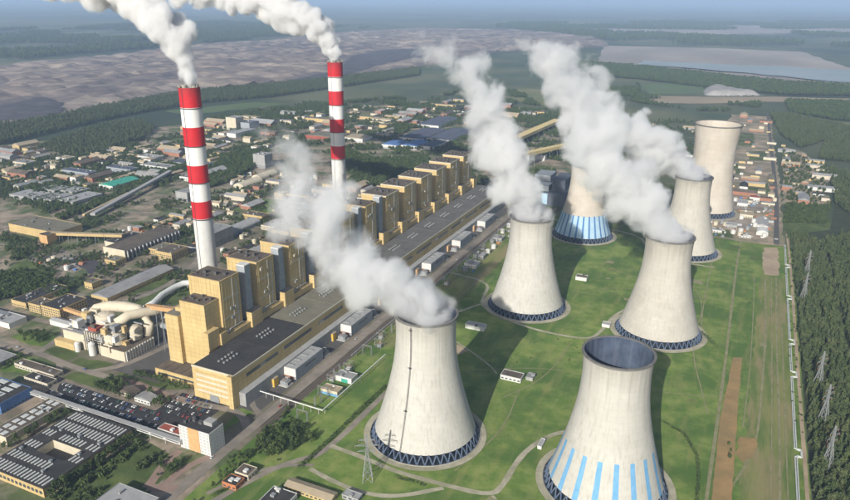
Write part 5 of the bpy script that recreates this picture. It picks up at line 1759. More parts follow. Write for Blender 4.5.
def estate(poly, count, label, group, seed, sc=(0.8, 1.3), windows=True, row=62.0, stuff=None):
    mass = {}
    r_ = random.Random(seed)
    P = np.array(poly)
    x0, y0 = P.min(0)
    x1, y1 = P.max(0)
    n = tries = 0
    while n < count and tries < count * 30:
        tries += 1
        x, y = r_.uniform(x0, x1), r_.uniform(y0, y1)
        if not inside(np.array([x]), np.array([y]), poly)[0]:
            continue
        if row:
            y = y0 + row * (0.5 + math.floor((y - y0) / row)) + r_.choice([-1, 1]) * row * 0.24 + r_.uniform(-2, 2)
        wm, rm, gm, a, b, look = r_.choice(SB)
        s = r_.uniform(*sc)
        rot = r_.choice([0, math.pi / 2])
        A, B = (a * s, b * s) if rot == 0 else (b * s, a * s)
        if not free(x, y, A + 2, B + 2):
            continue
        TAKEN.append((x, y, A + 1, B + 1))
        if stuff:
            ca_, sa_ = math.cos(rot) * s, math.sin(rot) * s
            for me in (wm, rm):
                mm = mass.setdefault(me.materials[0].name, MB())
                mm.quads([(x + v.co.x * ca_ - v.co.y * sa_, y + v.co.x * sa_ + v.co.y * ca_, v.co.z * s) for v in me.vertices], [tuple(p.vertices) for p in me.polygons])
            n += 1
            continue
        t = thing('estate_building', 'small ' + look + ' ' + label, 'building', (x, y, 0), group, rot)
        t.scale = (s, s, s)
        link('wall', wm, t)
        link('roof', rm, t)
        if windows:
            link('window_row', gm, t)
        n += 1
    if stuff:
        al = MB()
        names = list(mass)
        for i, k in enumerate(names):
            al.quads(mass[k].v, mass[k].f, i)
        tag(al.build('far_settlement', names), stuff, 'settlement', kind='stuff')
    if row:
        for k in range(int((y1 - y0) / row) + 1):
            yy = y0 + row * (k + 0.5)
            xs = [x for x in np.arange(x0, x1, 8.0) if inside(np.array([x]), np.array([yy]), poly)[0]]
            if len(xs) > 4:
                ribbon('road', [(xs[0], yy), ((xs[0] + xs[-1]) / 2, yy + 1), (xs[-1], yy)], 5.5, 0.3, 'road_pale')


estate([(-1700, 1090), (-1420, 1000), (-1300, 1090), (-1250, 1300), (-1300, 1500), (-1550, 1560), (-1620, 1280), (-1720, 1230)], 88, 'in the works estate below the square wood', 'buildings of the works estate', 61)
estate([(-1180, 900), (-960, 880), (-900, 1060), (-1000, 1300), (-1180, 1280), (-1160, 1050)], 46, 'near the pale conveyor', 'buildings in the yards behind the chimney', 62, (0.6, 1.1))
estate([(-1560, 1600), (-1250, 1560), (-1180, 1900), (-1250, 2500), (-1600, 2300), (-1700, 1800)], 85, 'in the far settlement between the chimneys', 'far settlement between the chimneys', 63, (0.9, 1.5), False, 80.0, 'far settlement of small pale buildings between the two striped chimneys')
estate([(-1180, 1900), (-1020, 1880), (-1030, 2300), (-800, 2200), (-700, 2600), (-1150, 2700)], 70, 'far beyond the blue-roofed sheds', 'far settlement beyond the blue sheds', 64, (0.9, 1.5), False, 80.0, 'far settlement of small pale buildings beyond the blue-roofed sheds')
estate([(-860, 850), (-700, 860), (-700, 1380), (-860, 1380)], 36, 'between the chimneys and the grass plot', 'small blocks behind the boiler houses', 65, (0.5, 1.0))
estate([(-780, 1400), (-560, 1400), (-640, 1560), (-700, 1560)], 12, 'beyond the last boiler house', 'small buildings beyond the boiler houses', 66, (0.6, 1.1), row=0)
estate([(-95, 2000), (66, 2000), (66, 2300), (50, 2850), (-60, 2850), (-95, 2100)], 26, 'x', 'x', 167, (0.6, 1.1), False, 70.0, 'farthest works streets beyond the tan tower')
estate([(-50, 1560), (70, 1530), (66, 2000), (-90, 2000), (-90, 1900)], 30, 'in the far streets beyond the tan tower', 'works streets beyond the tan tower', 67, (0.6, 1.1))
estate([(92, 1650), (176, 1680), (172, 1800), (190, 2030), (140, 2240), (95, 2290)], 26, 'in the clearing beside the pine wood', 'works clearing beside the pines', 68, (0.6, 1.1))
estate([(-400, 1600), (-140, 1560), (-110, 2500), (-400, 2600)], 30, 'far behind the towers in steam', 'far buildings behind the towers', 69, (0.8, 1.4), False, 90.0, 'far scattered buildings behind the towers, half lost in steam')
estate([(-1950, 1250), (-1700, 1150), (-1650, 1260), (-1850, 1330)], 14, 'at the picture edge', 'buildings at the picture edge', 75)
estate([(-1250, 640), (-1060, 640), (-1060, 760), (-1250, 770)], 12, 'at the picture edge below the tan hall', 'buildings below the tan hall', 76, (0.6, 1.0))
estate([(-1000, 430), (-860, 430), (-860, 515), (-1000, 515)], 10, 'at the picture edge by the white shed', 'buildings by the white shed', 77, (0.6, 0.9))
estate([(-900, 1330), (-700, 860), (-690, 1000), (-720, 1380)], 6, 'at the foot of the farther chimney', 'little sheds by the farther chimney', 70, (0.5, 0.8), row=0)
building('vaulted_tent', 'long white rounded storage tent on the building site', 'tent', 38, 58, 1372, 1400, 4, 'clad_white', 'clad_white', 'vault', 0, 0, rise=6)
building('vaulted_tent', 'white storage tent behind the long rounded one on the building site', 'tent', 36, 58, 1425, 1480, 4, 'clad_white', 'roof_lightgrey', 'gable', 0, 0, rise=4)
SITE = [(-16, 4, 1392, 1412, 7, 'clad_grey', 'roof_lightgrey', 'grey flat shed at the foot of the tan tower'), (-40, -20, 1352, 1368, 5, 'clad_white', 'roof_lightgrey', 'white shed at the site edge below the tan tower'),
        (10, 30, 1344, 1352, 3, 'clad_white', 'clad_white', 'low white container row at the lawn edge of the site'), (-2, 18, 1560, 1590, 8, 'clad_white', 'roof_lightgrey', 'white block right of the tan tower'),
        (20, 40, 1620, 1645, 8, 'clad_white', 'roof_red', 'white block with a red roof right of the tan tower'), (6, 30, 1480, 1510, 6, 'clad_cream', 'roof_tan', 'tan shed in the middle of the building site')]
for x0, x1, y0, y1, h, wm, rm, lb in SITE:
    building('site_shed', lb, 'shed', x0, x1, y0, y1, h, wm, rm, 'flat', 1, 2)

# ------------------------------------------------------------------ pipelines


def pipeline(name, label, pts, rad, m, posts):
    t = thing(name, label, 'pipeline', (pts[0][0], pts[0][1], 0))
    o = Vector((pts[0][0], pts[0][1], 0))
    mb = MB()
    for a, b in zip(pts[:-1], pts[1:]):
        mb.bar(Vector(a) - o, Vector(b) - o, rad, n=8)
    mb.build('pipe', m, t)
    for a, b in zip(pts[:-1], pts[1:]):
        A, B = Vector(a), Vector(b)
        n = max(1, int((B - A).length / posts))
        for k in range(n):
            c = A.lerp(B, (k + .5) / n) - o
            mb = MB()
            mb.bar((c.x, c.y, 0), (c.x, c.y, c.z - rad * .7), rad * .55)
            mb.build('pipe_support', 'concrete', t)
    return t


loops = [1215, 1075, 920, 830, 665, 520]
for off, lb in ((0, 'pale heating pipe with square loops along the gravel road, inner of the pair'), (1.7, 'pale heating pipe with square loops along the gravel road, outer of the pair')):
    pts = [(84.5 + off, 1330, 1.4)]
    for y in loops:
        pts += [(84.5 + off, y + 7 - off, 1.4), (90.0 + off * .4, y + 7 - off, 1.4), (90.0 + off * .4, y - 7 + off, 1.4), (84.5 + off, y - 7 + off, 1.4)]
    pts.append((84.5 + off, 380, 1.4))
    pipeline('heating_pipe', lb, pts, 0.62, 'pipe_green', 14)
pipeline('overhead_pipe', 'white overhead pipe on posts crossing the road and turning along the verge', [(-447, 528, 6.5), (-359, 525, 6.5), (-357, 660, 6.5)], 0.55, 'pipe_white', 9)
pipeline('overhead_pipe', 'grey overhead pipe beside the railway bed', [(-392, 640, 7), (-392, 1310, 7)], 0.8, 'galvanised', 22)

# ------------------------------------------------------------------ pylons


def pylon_mesh(h):
    out = []
    mb = MB()

    def wd(z):
        q = z / h
        return 4.6 * (1 - q / 0.62) + 0.9 * (q / 0.62) if q < 0.62 else 0.9 - 0.5 * (q - 0.62) / 0.38
    zs = [0, .16, .3, .42, .52, .62, .72, .82, .91, 1.0]
    for a, b in zip(zs[:-1], zs[1:]):
        z0, z1 = a * h, b * h
        w0, w1 = wd(z0), wd(z1)
        c0 = [(-w0, -w0), (w0, -w0), (w0, w0), (-w0, w0)]
        c1 = [(-w1, -w1), (w1, -w1), (w1, w1), (-w1, w1)]
        for k in range(4):
            j = (k + 1) % 4
            mb.bar((*c0[k], z0), (*c1[k], z1), 0.32)
            mb.bar((*c0[k], z0), (*c1[j], z1), 0.18)
            mb.bar((*c0[j], z0), (*c1[k], z1), 0.18)
            mb.bar((*c1[k], z1), (*c1[j], z1), 0.11)
    out.append(('lattice_tower', mb.mesh('lattice_tower', 'galvanised')))
    for z, L in ((0.64, 8.5), (0.76, 11.0), (0.88, 7.5)):
        for s in (-1, 1):
            mb = MB()
            zz = z * h
            for dy in (-.7, .7):
                mb.bar((s * .7, dy, zz), (s * L, 0, zz + .2), 0.15)
                mb.bar((s * .7, dy, zz + 2.2), (s * L, 0, zz + .3), 0.12)
            for q in (.3, .6):
                mb.bar((s * L * q, -.4, zz), (s * L * q, .4, zz + 1.4 * (1 - q)), 0.1)
            out.append(('crossarm', mb.mesh('crossarm', 'galvanised')))
            mb = MB()
            mb.bar((s * (L - .3), 0, zz), (s * (L - .3), 0, zz - 2.6), 0.2, n=6)
            out.append(('insulator', mb.mesh('insulator', 'insulator')))
    return out


PY = pylon_mesh(48)
for x, y, r_, lb in ((110, 649, 0, 'lattice pylon at the pine wood edge, lowest in the picture'), (111, 729, 0, 'lattice pylon at the pine wood edge, second from the bottom'), (110, 806, 0, 'lattice pylon at the pine wood edge, third from the bottom'), (104, 1062, 0, 'lattice pylon at the pine wood edge, next to the farthest'), (112, 1168, 0, 'lattice pylon at the pine wood edge, farthest of the row'), (-266, 455, 0.5, 'lattice pylon on the lawn in front of the tower with the ladder')):
    t = thing('pylon', lb, 'pylon', (x, y, 0), 'lattice pylons', r_ + (R(58) if x > 0 else 0))
    for n_, me in PY:
        link(n_, me, t)

# ------------------------------------------------------------------ yard clutter: tanks, containers, pipe stacks


def clutter_meshes():
    out = []
    for nm, m_, look in (('container', 'roof_blue', 'blue'), ('container', 'wall_orange', 'rusty orange'), ('container', 'clad_white', 'white'), ('container', 'clad_grey', 'grey')):
        mb = MB()
        mb.box(-1.25, 1.25, -3, 3, 0.15, 2.7, bottom=True)
        for k in range(11):
            for s in (-1, 1):
                mb.box(s * 1.25 - .06, s * 1.25 + .06, -2.8 + k * .55, -2.6 + k * .55, .3, 2.6)
        for x in (-1.2, 1.2):
            for y in (-2.95, 2.95):
                mb.box(x - .12, x + .12, y - .12, y + .12, 0, 2.8)
        out.append(('storage_container', look + ' storage container', 'container', mb.mesh('storage_container', m_), 1.5, 3.2))
    for m_, look in (('clad_white', 'white'), ('galvanised', 'grey'), ('clad_cream', 'cream')):
        mb = MB()
        mb.lathe([(4, 0), (4, 6.5), (4.15, 6.5), (4.15, 6.8), (2, 7.6), (.01, 7.9)], 24)
        mb.bar((4.1, 0, 0), (4.1, 0, 7), .2)
        mb.lathe([(.5, 7.6), (.5, 8.4), (.01, 8.5)], 8, cx=1.4)
        out.append(('storage_tank', look + ' round storage tank', 'tank', mb.mesh('storage_tank', m_), 4.4, 4.4))
    for m_, look in (('steel_grey', 'grey'), ('wall_brick', 'rust brown')):
        mb = MB()
        for r in range(4):
            for i in range(6 - r):
                x = -2.5 + i + r * .5
                mb.bar((x, -5, .5 + r * .87), (x, 5, .5 + r * .87), .5, n=7)
        out.append(('pipe_stack', look + ' stack of pipes', 'pipe stack', mb.mesh('pipe_stack', m_), 3.4, 5.2))
    return out


CL = clutter_meshes()


def clutter(poly, n, where, group, seed):
    r_ = random.Random(seed)
    P = np.array(poly)
    k = tries = 0
    while k < n and tries < n * 30:
        tries += 1
        x, y = r_.uniform(P[:, 0].min(), P[:, 0].max()), r_.uniform(P[:, 1].min(), P[:, 1].max())
        nm, look, cat, me, a, b = r_.choice(CL)
        if not inside(np.array([x]), np.array([y]), poly)[0] or not free(x, y, a, b):
            continue
        TAKEN.append((x, y, a, b))
        o = link(nm, me, None, (x, y, 0.1), r_.choice([0, math.pi / 2]))
        tag(o, look + ' ' + where, cat, group)
        k += 1


clutter([(-640, 505), (-576, 510), (-576, 640), (-640, 640)], 14, 'in the yard between cream works and bunker tower', 'yard stores by the bunker tower', 301)
clutter([(-1040, 700), (-1040, 760), (-940, 742), (-930, 695)], 14, 'on the pale yard below the tan hall', 'stores on the pale yard', 302)
clutter([(-1150, 1210), (-900, 1220), (-900, 1380), (-1100, 1400)], 26, 'around the barrel-roofed sheds', 'stores around the barrel-roofed sheds', 303)
clutter([(-860, 860), (-700, 850), (-700, 1340), (-840, 1340)], 34, 'in the yards behind the boiler houses', 'stores behind the boiler houses', 304)
clutter([(-60, 1330), (72, 1335), (72, 1660), (0, 1660)], 70, 'on the building site beside the tan tower', 'stores on the building site', 305)
clutter([(-1180, 880), (-960, 870), (-900, 1000), (-980, 1200), (-1180, 1150)], 40, 'in the yards beyond the ribbed hall', 'stores beyond the ribbed hall', 306)
clutter([(-395, 960), (-362, 960), (-362, 1300), (-395, 1300)], 22, 'in the strip beside the far road', 'stores beside the far road', 307)

# ------------------------------------------------------------------ single trees
TREES = []
for k in range(8):
    tr, cr = broadleaf(400 + k, 8.5 + (k % 4) * 0.9, 3.2 + 0.35 * (k % 3), 240, 0.55)
    TREES.append((tr.mesh('trunk', 'bark'), cr.mesh('crown', ('leaf_a', 'leaf_b', 'leaf_b', 'leaf_c')[k % 4])))


ORDN = ORD + ['thirteenth', 'fourteenth', 'fifteenth', 'sixteenth']


def grove(poly, n, label, group, seed, smin=0.6, smax=1.1, mind=4.0, pts=None):
    r_ = random.Random(seed)
    P = np.array(poly) if poly else None
    done = []
    tries = 0
    cand = pts
    while (cand is None and len(done) < n and tries < n * 40) or (cand is not None and len(done) < len(cand)):
        tries += 1
        if cand is not None:
            x, y = cand[len(done)]
            x += r_.uniform(-1.2, 1.2)
            y += r_.uniform(-1.2, 1.2)
        else:
            x, y = r_.uniform(*P[:, 0][[P[:, 0].argmin(), P[:, 0].argmax()]]), r_.uniform(P[:, 1].min(), P[:, 1].max())
            if not inside(np.array([x]), np.array([y]), poly)[0] or not free(x, y, 1.5, 1.5):
                continue
            if any((x - a) ** 2 + (y - b) ** 2 < mind * mind for a, b in done):
                continue
        done.append((x, y))
        s = r_.uniform(smin, smax)
        ti = r_.randrange(len(TREES))
        if cand is not None:
            lb = ORDN[len(done) - 1] + ' ' + label
        else:
            lb = ('tall ' if s > smin + (smax - smin) * .66 else 'small ' if s < smin + (smax - smin) * .33 else 'middling ') + ('green', 'dark', 'deep green', 'pale green')[ti % 4] + ' ' + label
        t = thing('broadleaf_tree', lb, 'tree', (x, y, 0.05), group, r_.uniform(0, 6.28))
        t.scale = (s * r_.uniform(.9, 1.15), s * r_.uniform(.9, 1.15), s)
        tm, cm = TREES[ti]
        link('trunk', tm, t)
        link('crown', cm, t)


grove([(-412, 478), (-395, 482), (-365, 493), (-342, 486), (-355, 453), (-371, 440), (-396, 458)], 44, 'tree in the clump on the verge beside the road', 'tree clump on the verge', 81, 0.75, 1.35, 4.0)
grove([(-500, 300), (-497, 408), (-452, 400), (-447, 380), (-462, 350), (-464, 300)], 70, 'tree in the garden between workshop and office tower', 'garden trees by the workshop', 82, 0.6, 1.35, 4.0)
grove(None, 0, 'tree in the row along the workshop side wall', 'row of trees at the workshop wall', 83, 1.0, 1.35, pts=[(-501, 316 + 6.4 * k) for k in range(15)])
grove(None, 0, 'tree in the row in front of the yellow annex', 'row of trees before the annex', 84, 0.8, 1.15, pts=[(-598 + 6.2 * k, 502) for k in range(14)])
grove([(-612, 459), (-528, 459), (-506, 476), (-612, 482)], 34, 'tree among the small houses behind the car park', 'trees behind the car park', 85, 0.7, 1.25, 4.2)
grove([(-812, 508), (-775, 503), (-756, 508), (-754, 528), (-790, 535)], 16, 'tree on the grass plot beside the white shed', 'trees on the estate grass plots', 86, 0.7, 1.15, 4.2)
grove([(-798, 442), (-742, 444), (-690, 466), (-696, 476), (-800, 474)], 18, 'tree on the plot below the estate street', 'trees below the estate street', 87, 0.7, 1.2, 4.2)
grove([(-690, 489), (-655, 487), (-634, 500), (-640, 511), (-690, 504)], 14, 'tree at the foot of the cream flue gas works', 'trees below the flue gas works', 88, 0.65, 1.1, 3.8)
grove([(-448, 385), (-430, 380), (-430, 410), (-444, 408)], 7, 'tree on the island between the pink paths', 'trees between the pink paths', 89, 0.6, 1.0, 3.6)
grove(None, 0, 'dark tree beside the bare earth strip from the far end', 'three dark trees by the earth strip', 90, 0.45, 0.6, pts=[(27, 652), (28, 640), (27, 629)])
grove([(-398, 425), (-384, 380), (-374, 425), (-386, 445)], 14, 'tree between the road and the red brick house', 'trees by the brick house', 91, 0.5, 0.9, 4.0)
grove([(-404, 260), (-396, 370), (-384, 370), (-370, 260)], 16, 'tree at the bottom edge beside the road', 'trees at the bottom edge', 92, 0.5, 0.9, 4.5)
grove([(-640, 330), (-600, 340), (-596, 420), (-604, 420), (-604, 345)], 12, 'tree between the long brown shed and the workshop', 'trees between shed and workshop', 93, 0.8, 1.2, 3.5)


def hedge(label, pts, wd, h, seed, group=None):
    r_ = np.random.default_rng(seed)
    P = [Vector((x, y, 0)) for x, y in pts]
    mb = MB()
    for a, b in zip(P[:-1], P[1:]):
        n = int((b - a).length * wd * 1.6)
        for k in range(n):
            c = a.lerp(b, r_.uniform())
            hh = h * (0.7 + 0.45 * mnoise.noise(Vector((c.x * .12, c.y * .12, seed))))
            pts_ = [(c.x + r_.uniform(-wd, wd) / 2, c.y + r_.uniform(-wd, wd) / 2, hh * r_.uniform(0.15, 1) ** 0.6, np.array([r_.normal() * .4, r_.normal() * .4, 0.8]))]
            leaves(mb, pts_, 0.62, r_)
    o = mb.build('hedge', 'leaf_b')
    return tag(o, label, 'hedge', group, 'stuff')


hedge('dark hedge along the path left of the tower with the ladder', [(-331, 444), (-329, 500), (-328, 560), (-327, 606)], 5.5, 3.4, 1)
hedge('thin dark hedge along the lane at the bottom edge', [(-377, 378), (-362, 420)], 3.5, 2.4, 2)
hedge('short dark hedge along the path in front of the tower with the ladder', [(-246, 469), (-215, 470)], 3.0, 2.2, 3)
hedge('dark curved hedge on the lawn right of the light-blue-striped tower', [(-40, 668), (-14, 652), (0, 620), (4, 588), (6, 540), (5, 480)], 3.6, 1.8, 4)
hedge('dark hedge on the lawn right of the plain tower in the right row', [(-24, 905), (-12, 890), (-2, 872)], 5.5, 3.2, 5)

# ------------------------------------------------------------------ parked cars
CARM = {}
for nm, c in (('silver', (0.55, 0.56, 0.57)), ('white', (0.78, 0.78, 0.77)), ('red', (0.40, 0.03, 0.03)), ('blue', (0.05, 0.10, 0.28)), ('grey', (0.18, 0.18, 0.19)), ('black', (0.02, 0.02, 0.022)), ('green', (0.05, 0.14, 0.08))):
    CARM[nm] = mat('car_' + nm, c, c, 1.0, rough=0.3, spec=0.5)


def car_mesh():
    mb = MB()
    prof = [(-2.1, 0.35), (2.1, 0.35), (2.15, 0.75), (1.15, 0.92), (-1.75, 0.98), (-2.1, 0.8)]
    cab = [(-1.6, 0.95), (0.95, 0.9), (0.35, 1.45), (-1.05, 1.47)]
    for pr, hw, mi in ((prof, 0.86, 0), (cab, 0.72, 1)):
        n = len(pr)
        vs = [(-hw, y, z) for y, z in pr] + [(hw, y, z) for y, z in pr]
        fs = [tuple(range(n)), tuple(range(2 * n - 1, n - 1, -1))] + [(k, n + k, n + (k + 1) % n, (k + 1) % n) for k in range(n)]
        mb.quads(vs, fs, mi)
    mb.quads([(-.68, -1.0, 1.48), (.68, -1.0, 1.48), (.68, .32, 1.47), (-.68, .32, 1.47)], [(0, 1, 2, 3)], 0)
    for y in (-1.3, 1.3):
        for x in (-0.8, 0.8):
            mb.bar((x - .1, y, .33), (x + .1, y, .33), .33, 2, n=8)
    return mb


car_b = car_mesh()
CARS = {nm: car_b.mesh('car', [m_, MATS['glass'], MATS['steel_dark']]) for nm, m_ in CARM.items()}
LOTS = [('behind the white gallery', -654, -500, (429, 436.5, 446, 453.5)), ('in front of the turbine hall', -518, -466, (462, 469.5, 479, 487, 494))]
rc = random.Random(11)
CARZ = max(v.co.z for o in COL.objects if o.name.startswith('car_park') for v in o.data.vertices)
for where, x0, x1, rows in LOTS:
    for yy in rows:
        x = x0
        while x < x1:
            if rc.random() < 0.5:
                nm = rc.choice(['silver', 'white', 'white', 'silver', 'red', 'blue', 'grey', 'grey', 'black', 'green'])
                o = link('parked_car', CARS[nm], None, (x, yy + rc.uniform(-.3, .3), CARZ), rc.choice([0, math.pi]))
                tag(o, 'small %s car parked in the dark car park %s' % (nm, where), 'car', 'cars parked %s' % where)
            x += 3.0
for k, (x, y, rz, nm) in enumerate([(-414, 420, 0.02, 'white'), (-409, 520, 3.1, 'red'), (-415, 690, 0, 'silver'), (-409, 1010, 3.1, 'white'), (-660, 487, 1.6, 'blue'), (-780, 490, 1.6, 'silver')]):
    o = link('moving_car', CARS[nm], None, (x, y, 0.5), rz)
    tag(o, nm + ' car on the road ' + ['beside the office tower', 'passing the overhead pipe', 'beside the low steam', 'far along the corridor', 'below the cream flue gas works', 'at the estate street bend'][k], 'car', 'cars on the roads')

# ------------------------------------------------------------------ steam


def ico():
    import bmesh
    bm = bmesh.new()
    bmesh.ops.create_icosphere(bm, subdivisions=2, radius=1.0)
    v = np.array([q.co[:] for q in bm.verts])
    f = [tuple(x.index for x in q.verts) for q in bm.faces]
    bm.free()
    return v, f


ICO = ico()


def steam_material(name, dens, near, far, nscale, lo, hi, white=0.965):
    """Vapour: the cloud's own fog grid, soft at its edge, torn by two sizes of turbulence; older vapour is thinner."""
    m = bpy.data.materials.new(name)
    m.use_nodes = True
    nt = m.node_tree
    nt.nodes.remove(nt.nodes['Principled BSDF'])
    out = nt.nodes['Material Output']
    vol = nt.nodes.new('ShaderNodeVolumePrincipled')
    vol.inputs['Color'].default_value = (white, white * 1.002, min(1.0, white * 1.008), 1)
    vol.inputs['Anisotropy'].default_value = 0.15
    vol.inputs['Density Attribute'].default_value = ''
    tc = nt.nodes.new('ShaderNodeTexCoord')
    at = nt.nodes.new('ShaderNodeAttribute')
    at.attribute_name = 'density'

    def noise_(sc_, det, rgh, dist):
        n = nt.nodes.new('ShaderNodeTexNoise')
        n.inputs['Scale'].default_value = sc_
        n.inputs['Detail'].default_value = det
        n.inputs['Roughness'].default_value = rgh
        n.inputs['Distortion'].default_value = dist
        nt.links.new(tc.outputs['Object'], n.inputs['Vector'])
        return n.outputs['Fac']

    def math_(op, a, b=0.0, c=0.0):
        n = nt.nodes.new('ShaderNodeMath')
        n.operation = op
        for i, v in enumerate((a, b, c)):
            if isinstance(v, (int, float)):
                n.inputs[i].default_value = v
            else:
                nt.links.new(v, n.inputs[i])
        return n.outputs[0]

    def rng_(v, a, b, c, d, smooth=False):
        n = nt.nodes.new('ShaderNodeMapRange')
        if smooth:
            n.interpolation_type = 'SMOOTHSTEP'
        n.inputs['From Min'].default_value = a
        n.inputs['From Max'].default_value = b
        n.inputs['To Min'].default_value = c
        n.inputs['To Max'].default_value = d
        nt.links.new(v, n.inputs['Value'])
        return n.outputs[0]

    fine = noise_(nscale, 7.0, 0.6, 0.5)
    coarse = noise_(nscale * 0.32, 2.0, 0.5, 0.3)
    ln = nt.nodes.new('ShaderNodeVectorMath')
    ln.operation = 'LENGTH'
    nt.links.new(tc.outputs['Object'], ln.inputs[0])
    age = rng_(ln.outputs['Value'], near, far, 0.0, 1.0)
    thr = rng_(age, 0.0, 1.0, lo, hi)
    edge = math_('POWER', at.outputs['Fac'], 0.7)
    v = math_('MULTIPLY_ADD', edge, 0.55, math_('MULTIPLY_ADD', fine, 2.1, math_('MULTIPLY', coarse, 0.6)))
    body = rng_(math_('SUBTRACT', v, thr), 0.0, 0.42, 0.0, 1.0, True)
    k = rng_(age, 0.0, 1.0, dens, dens * 0.25)
    skin = rng_(at.outputs['Fac'], 0.0, 0.16, 0.0, 1.0, True)
    nt.links.new(math_('MULTIPLY', math_('MULTIPLY', body, skin), k), vol.inputs['Density'])
    nt.links.new(vol.outputs[0], out.inputs['Volume'])
    return m


def steam(label, x, y, z0, path, seed, material, voxel=2.2, puff=1.0, lip=None, grid=4.6, band=19.0):
    """A plume of billows along path (drift downwind, height, radius), filled with vapour."""
    r_ = np.random.default_rng(seed)
    vs, fs = [], []
    pts = [np.array(p, float) for p in path]
    dense = []
    for a, b in zip(pts[:-1], pts[1:]):
        L = math.hypot(b[0] - a[0], b[1] - a[1])
        n = max(1, int(L / (0.22 * (a[2] + b[2]) / 2)))
        dense += [a + (b - a) * k / n for k in range(n)]
    dense.append(pts[-1])
    for i, (dr, z, rad) in enumerate(dense):
        q = i / max(1, len(dense) - 1)
        for k in range(5):
            d = r_.normal(size=3)
            d /= np.linalg.norm(d)
            off = rad * r_.uniform(0.25, 0.8) * (0.35 if (lip and i < 3) else 1.0)
            rr = rad * r_.uniform(0.3, 0.56) * puff
            if lip and i < 3:
                rr = rad * 0.62
            c = np.array([-dr, 0, z - z0]) + d * off * np.array([1, 1, 0.8])
            if lip and z < lip + 25:
                c[2] = max(c[2], (lip - z0) + rr * 0.35)
            o = len(vs)
            vs += [tuple(v) for v in ICO[0] * rr + c]
            fs += [tuple(j + o for j in f) for f in ICO[1]]
    if lip:   # the vapour filling the mouth
        for k in range(56):
            a = r_.uniform(0, 6.28)
            q = math.sqrt(r_.uniform(0, 1)) * 27.5
            rr = r_.uniform(7, 11)
            c = np.array([q * math.cos(a), q * math.sin(a), lip - z0 + r_.uniform(0, 8)])
            o = len(vs)
            vs += [tuple(v) for v in ICO[0] * rr + c]
            fs += [tuple(j + o for j in f) for f in ICO[1]]
    me = bpy.data.meshes.new('steam_source')
    me.from_pydata(vs, [], fs)
    tmp = bpy.data.objects.new('steam_source', me)
    COL.objects.link(tmp)
    rm = tmp.modifiers.new('r', 'REMESH')
    rm.mode = 'VOXEL'
    rm.voxel_size = voxel
    sm = tmp.modifiers.new('s', 'SMOOTH')
    sm.iterations = 3
    for sc_, st in ((14.0, 6.5), (5.0, 2.6)):
        tx = bpy.data.textures.new('billow', 'CLOUDS')
        tx.noise_scale = sc_
        tx.noise_depth = 3
        dm = tmp.modifiers.new('d', 'DISPLACE')
        dm.texture = tx
        dm.texture_coords = 'GLOBAL'
        dm.strength = st * (0.6 if lip is None else 1.0)
        dm.mid_level = 0.5
    dg = bpy.context.evaluated_depsgraph_get()
    ev = tmp.evaluated_get(dg)
    out = bpy.data.meshes.new_from_object(ev)
    bpy.data.objects.remove(tmp)
    out.name = 'steam_plume'
    out.materials.clear()
    out.materials.append(material)
    o = link('steam_plume', out, None, (x, y, z0))
    ng = bpy.data.node_groups.new('vapour', 'GeometryNodeTree')
    ng.interface.new_socket('Geometry', in_out='INPUT', socket_type='NodeSocketGeometry')
    ng.interface.new_socket('Geometry', in_out='OUTPUT', socket_type='NodeSocketGeometry')
    gi, go = ng.nodes.new('NodeGroupInput'), ng.nodes.new('NodeGroupOutput')
    mv = ng.nodes.new('GeometryNodeMeshToVolume')
    mv.resolution_mode = 'VOXEL_SIZE'
    mv.inputs['Density'].default_value = 1.0
    mv.inputs['Voxel Size'].default_value = grid
    mv.inputs['Interior Band Width'].default_value = band
    smn = ng.nodes.new('GeometryNodeSetMaterial')
    smn.inputs['Material'].default_value = material
    ng.links.new(gi.outputs[0], mv.inputs['Mesh'])
    ng.links.new(mv.outputs[0], smn.inputs['Geometry'])
    ng.links.new(smn.outputs[0], go.inputs[0])
    o.modifiers.new('vapour', 'NODES').node_group = ng
    return tag(o, label, 'steam', 'steam plumes', 'stuff')


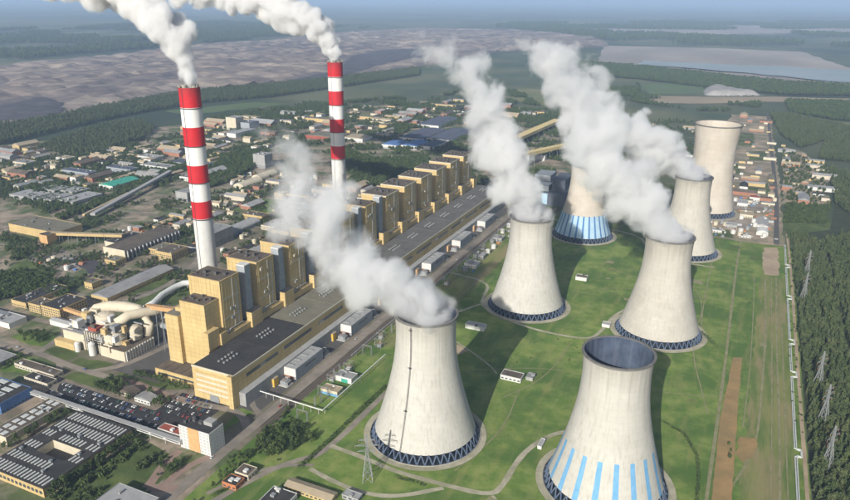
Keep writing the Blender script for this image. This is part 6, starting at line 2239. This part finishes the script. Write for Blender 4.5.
ST1 = steam_material('steam_low', 0.13, 20, 250, 0.034, 1.38, 1.86)
ST2 = steam_material('steam_tower', 0.14, 40, 300, 0.036, 1.34, 1.74)
ST3 = steam_material('steam_chimney', 0.26, 40, 460, 0.050, 1.20, 1.52, 1.0)
steam('broad low torn steam cloud drifting from the tower with the ladder over the boiler houses', *TW[0], 130, [(-1, 138, 28), (18, 147, 36), (40, 155, 44), (78, 166, 55), (108, 186, 58), (122, 222, 52), (140, 256, 44), (168, 284, 36), (196, 292, 24)], 1, ST1, lip=131)
steam('tall steam column leaning from the middle tower of the left row', *TW[1], 130, [(2, 138, 27), (10, 150, 34), (19, 166, 40), (38, 199, 44), (55, 231, 44), (70, 263, 43), (84, 295, 44), (100, 326, 44), (128, 340, 42), (160, 334, 32)], 2, ST2, lip=131)
steam('steam column rising from the plain tower in the right row', *TW[4], 130, [(2, 139, 26), (14, 147, 33), (32, 156, 38), (60, 183, 46), (90, 212, 54), (106, 243, 56), (112, 280, 50), (124, 322, 44)], 3, ST2, lip=131)
steam('steam column rising from the navy-striped tower', *TW[2], 130, [(2, 138, 23), (10, 152, 26), (19, 174, 35), (26, 226, 50), (53, 276, 54), (82, 320, 54), (118, 330, 40), (150, 326, 26)], 4, ST2, lip=131)
steam('short steam cloud from the half hidden tower before the tan one', *TW[5], 130, [(4, 137, 26), (16, 143, 35), (34, 152, 42), (69, 176, 50), (104, 196, 54), (146, 212, 50), (185, 238, 40)], 5, ST2, lip=131)
steam('white smoke trailing from the nearer striped chimney', -657, 700, 300, [(0, 303, 10), (0, 318, 14), (2, 333, 18), (14, 363, 26), (46, 393, 31), (110, 415, 33), (206, 426, 32), (300, 430, 30)], 6, ST3, voxel=1.8, grid=3.0, band=10.0)
steam('white smoke trailing from the farther striped chimney', -687, 1098, 300, [(0, 303, 10), (4, 318, 17), (13, 337, 26), (49, 367, 38), (101, 386, 42), (178, 402, 36), (258, 414, 40), (340, 420, 38)], 7, ST3, voxel=2.2, grid=3.0, band=12.0)

# ------------------------------------------------------------------ haze: one closed box of even, thin air round everything
mh = bpy.data.materials.new('haze')
mh.use_nodes = True
nt = mh.node_tree
nt.nodes.remove(nt.nodes['Principled BSDF'])
vol = nt.nodes.new('ShaderNodeVolumePrincipled')
vol.inputs['Color'].default_value = (0.51, 0.70, 1.0, 1)
vol.inputs['Density'].default_value = 0.000064
vol.inputs['Anisotropy'].default_value = 0.0
nt.links.new(vol.outputs[0], nt.nodes['Material Output'].inputs['Volume'])
mb = MB()
mb.box(-91000, 91000, -21000, 141000, -1.0, 520.0, bottom=True)
hz = mb.build('haze', mh)
tag(hz, 'thin blue summer haze filling the air over the whole site', kind='stuff')
print('objects', len(bpy.data.objects))
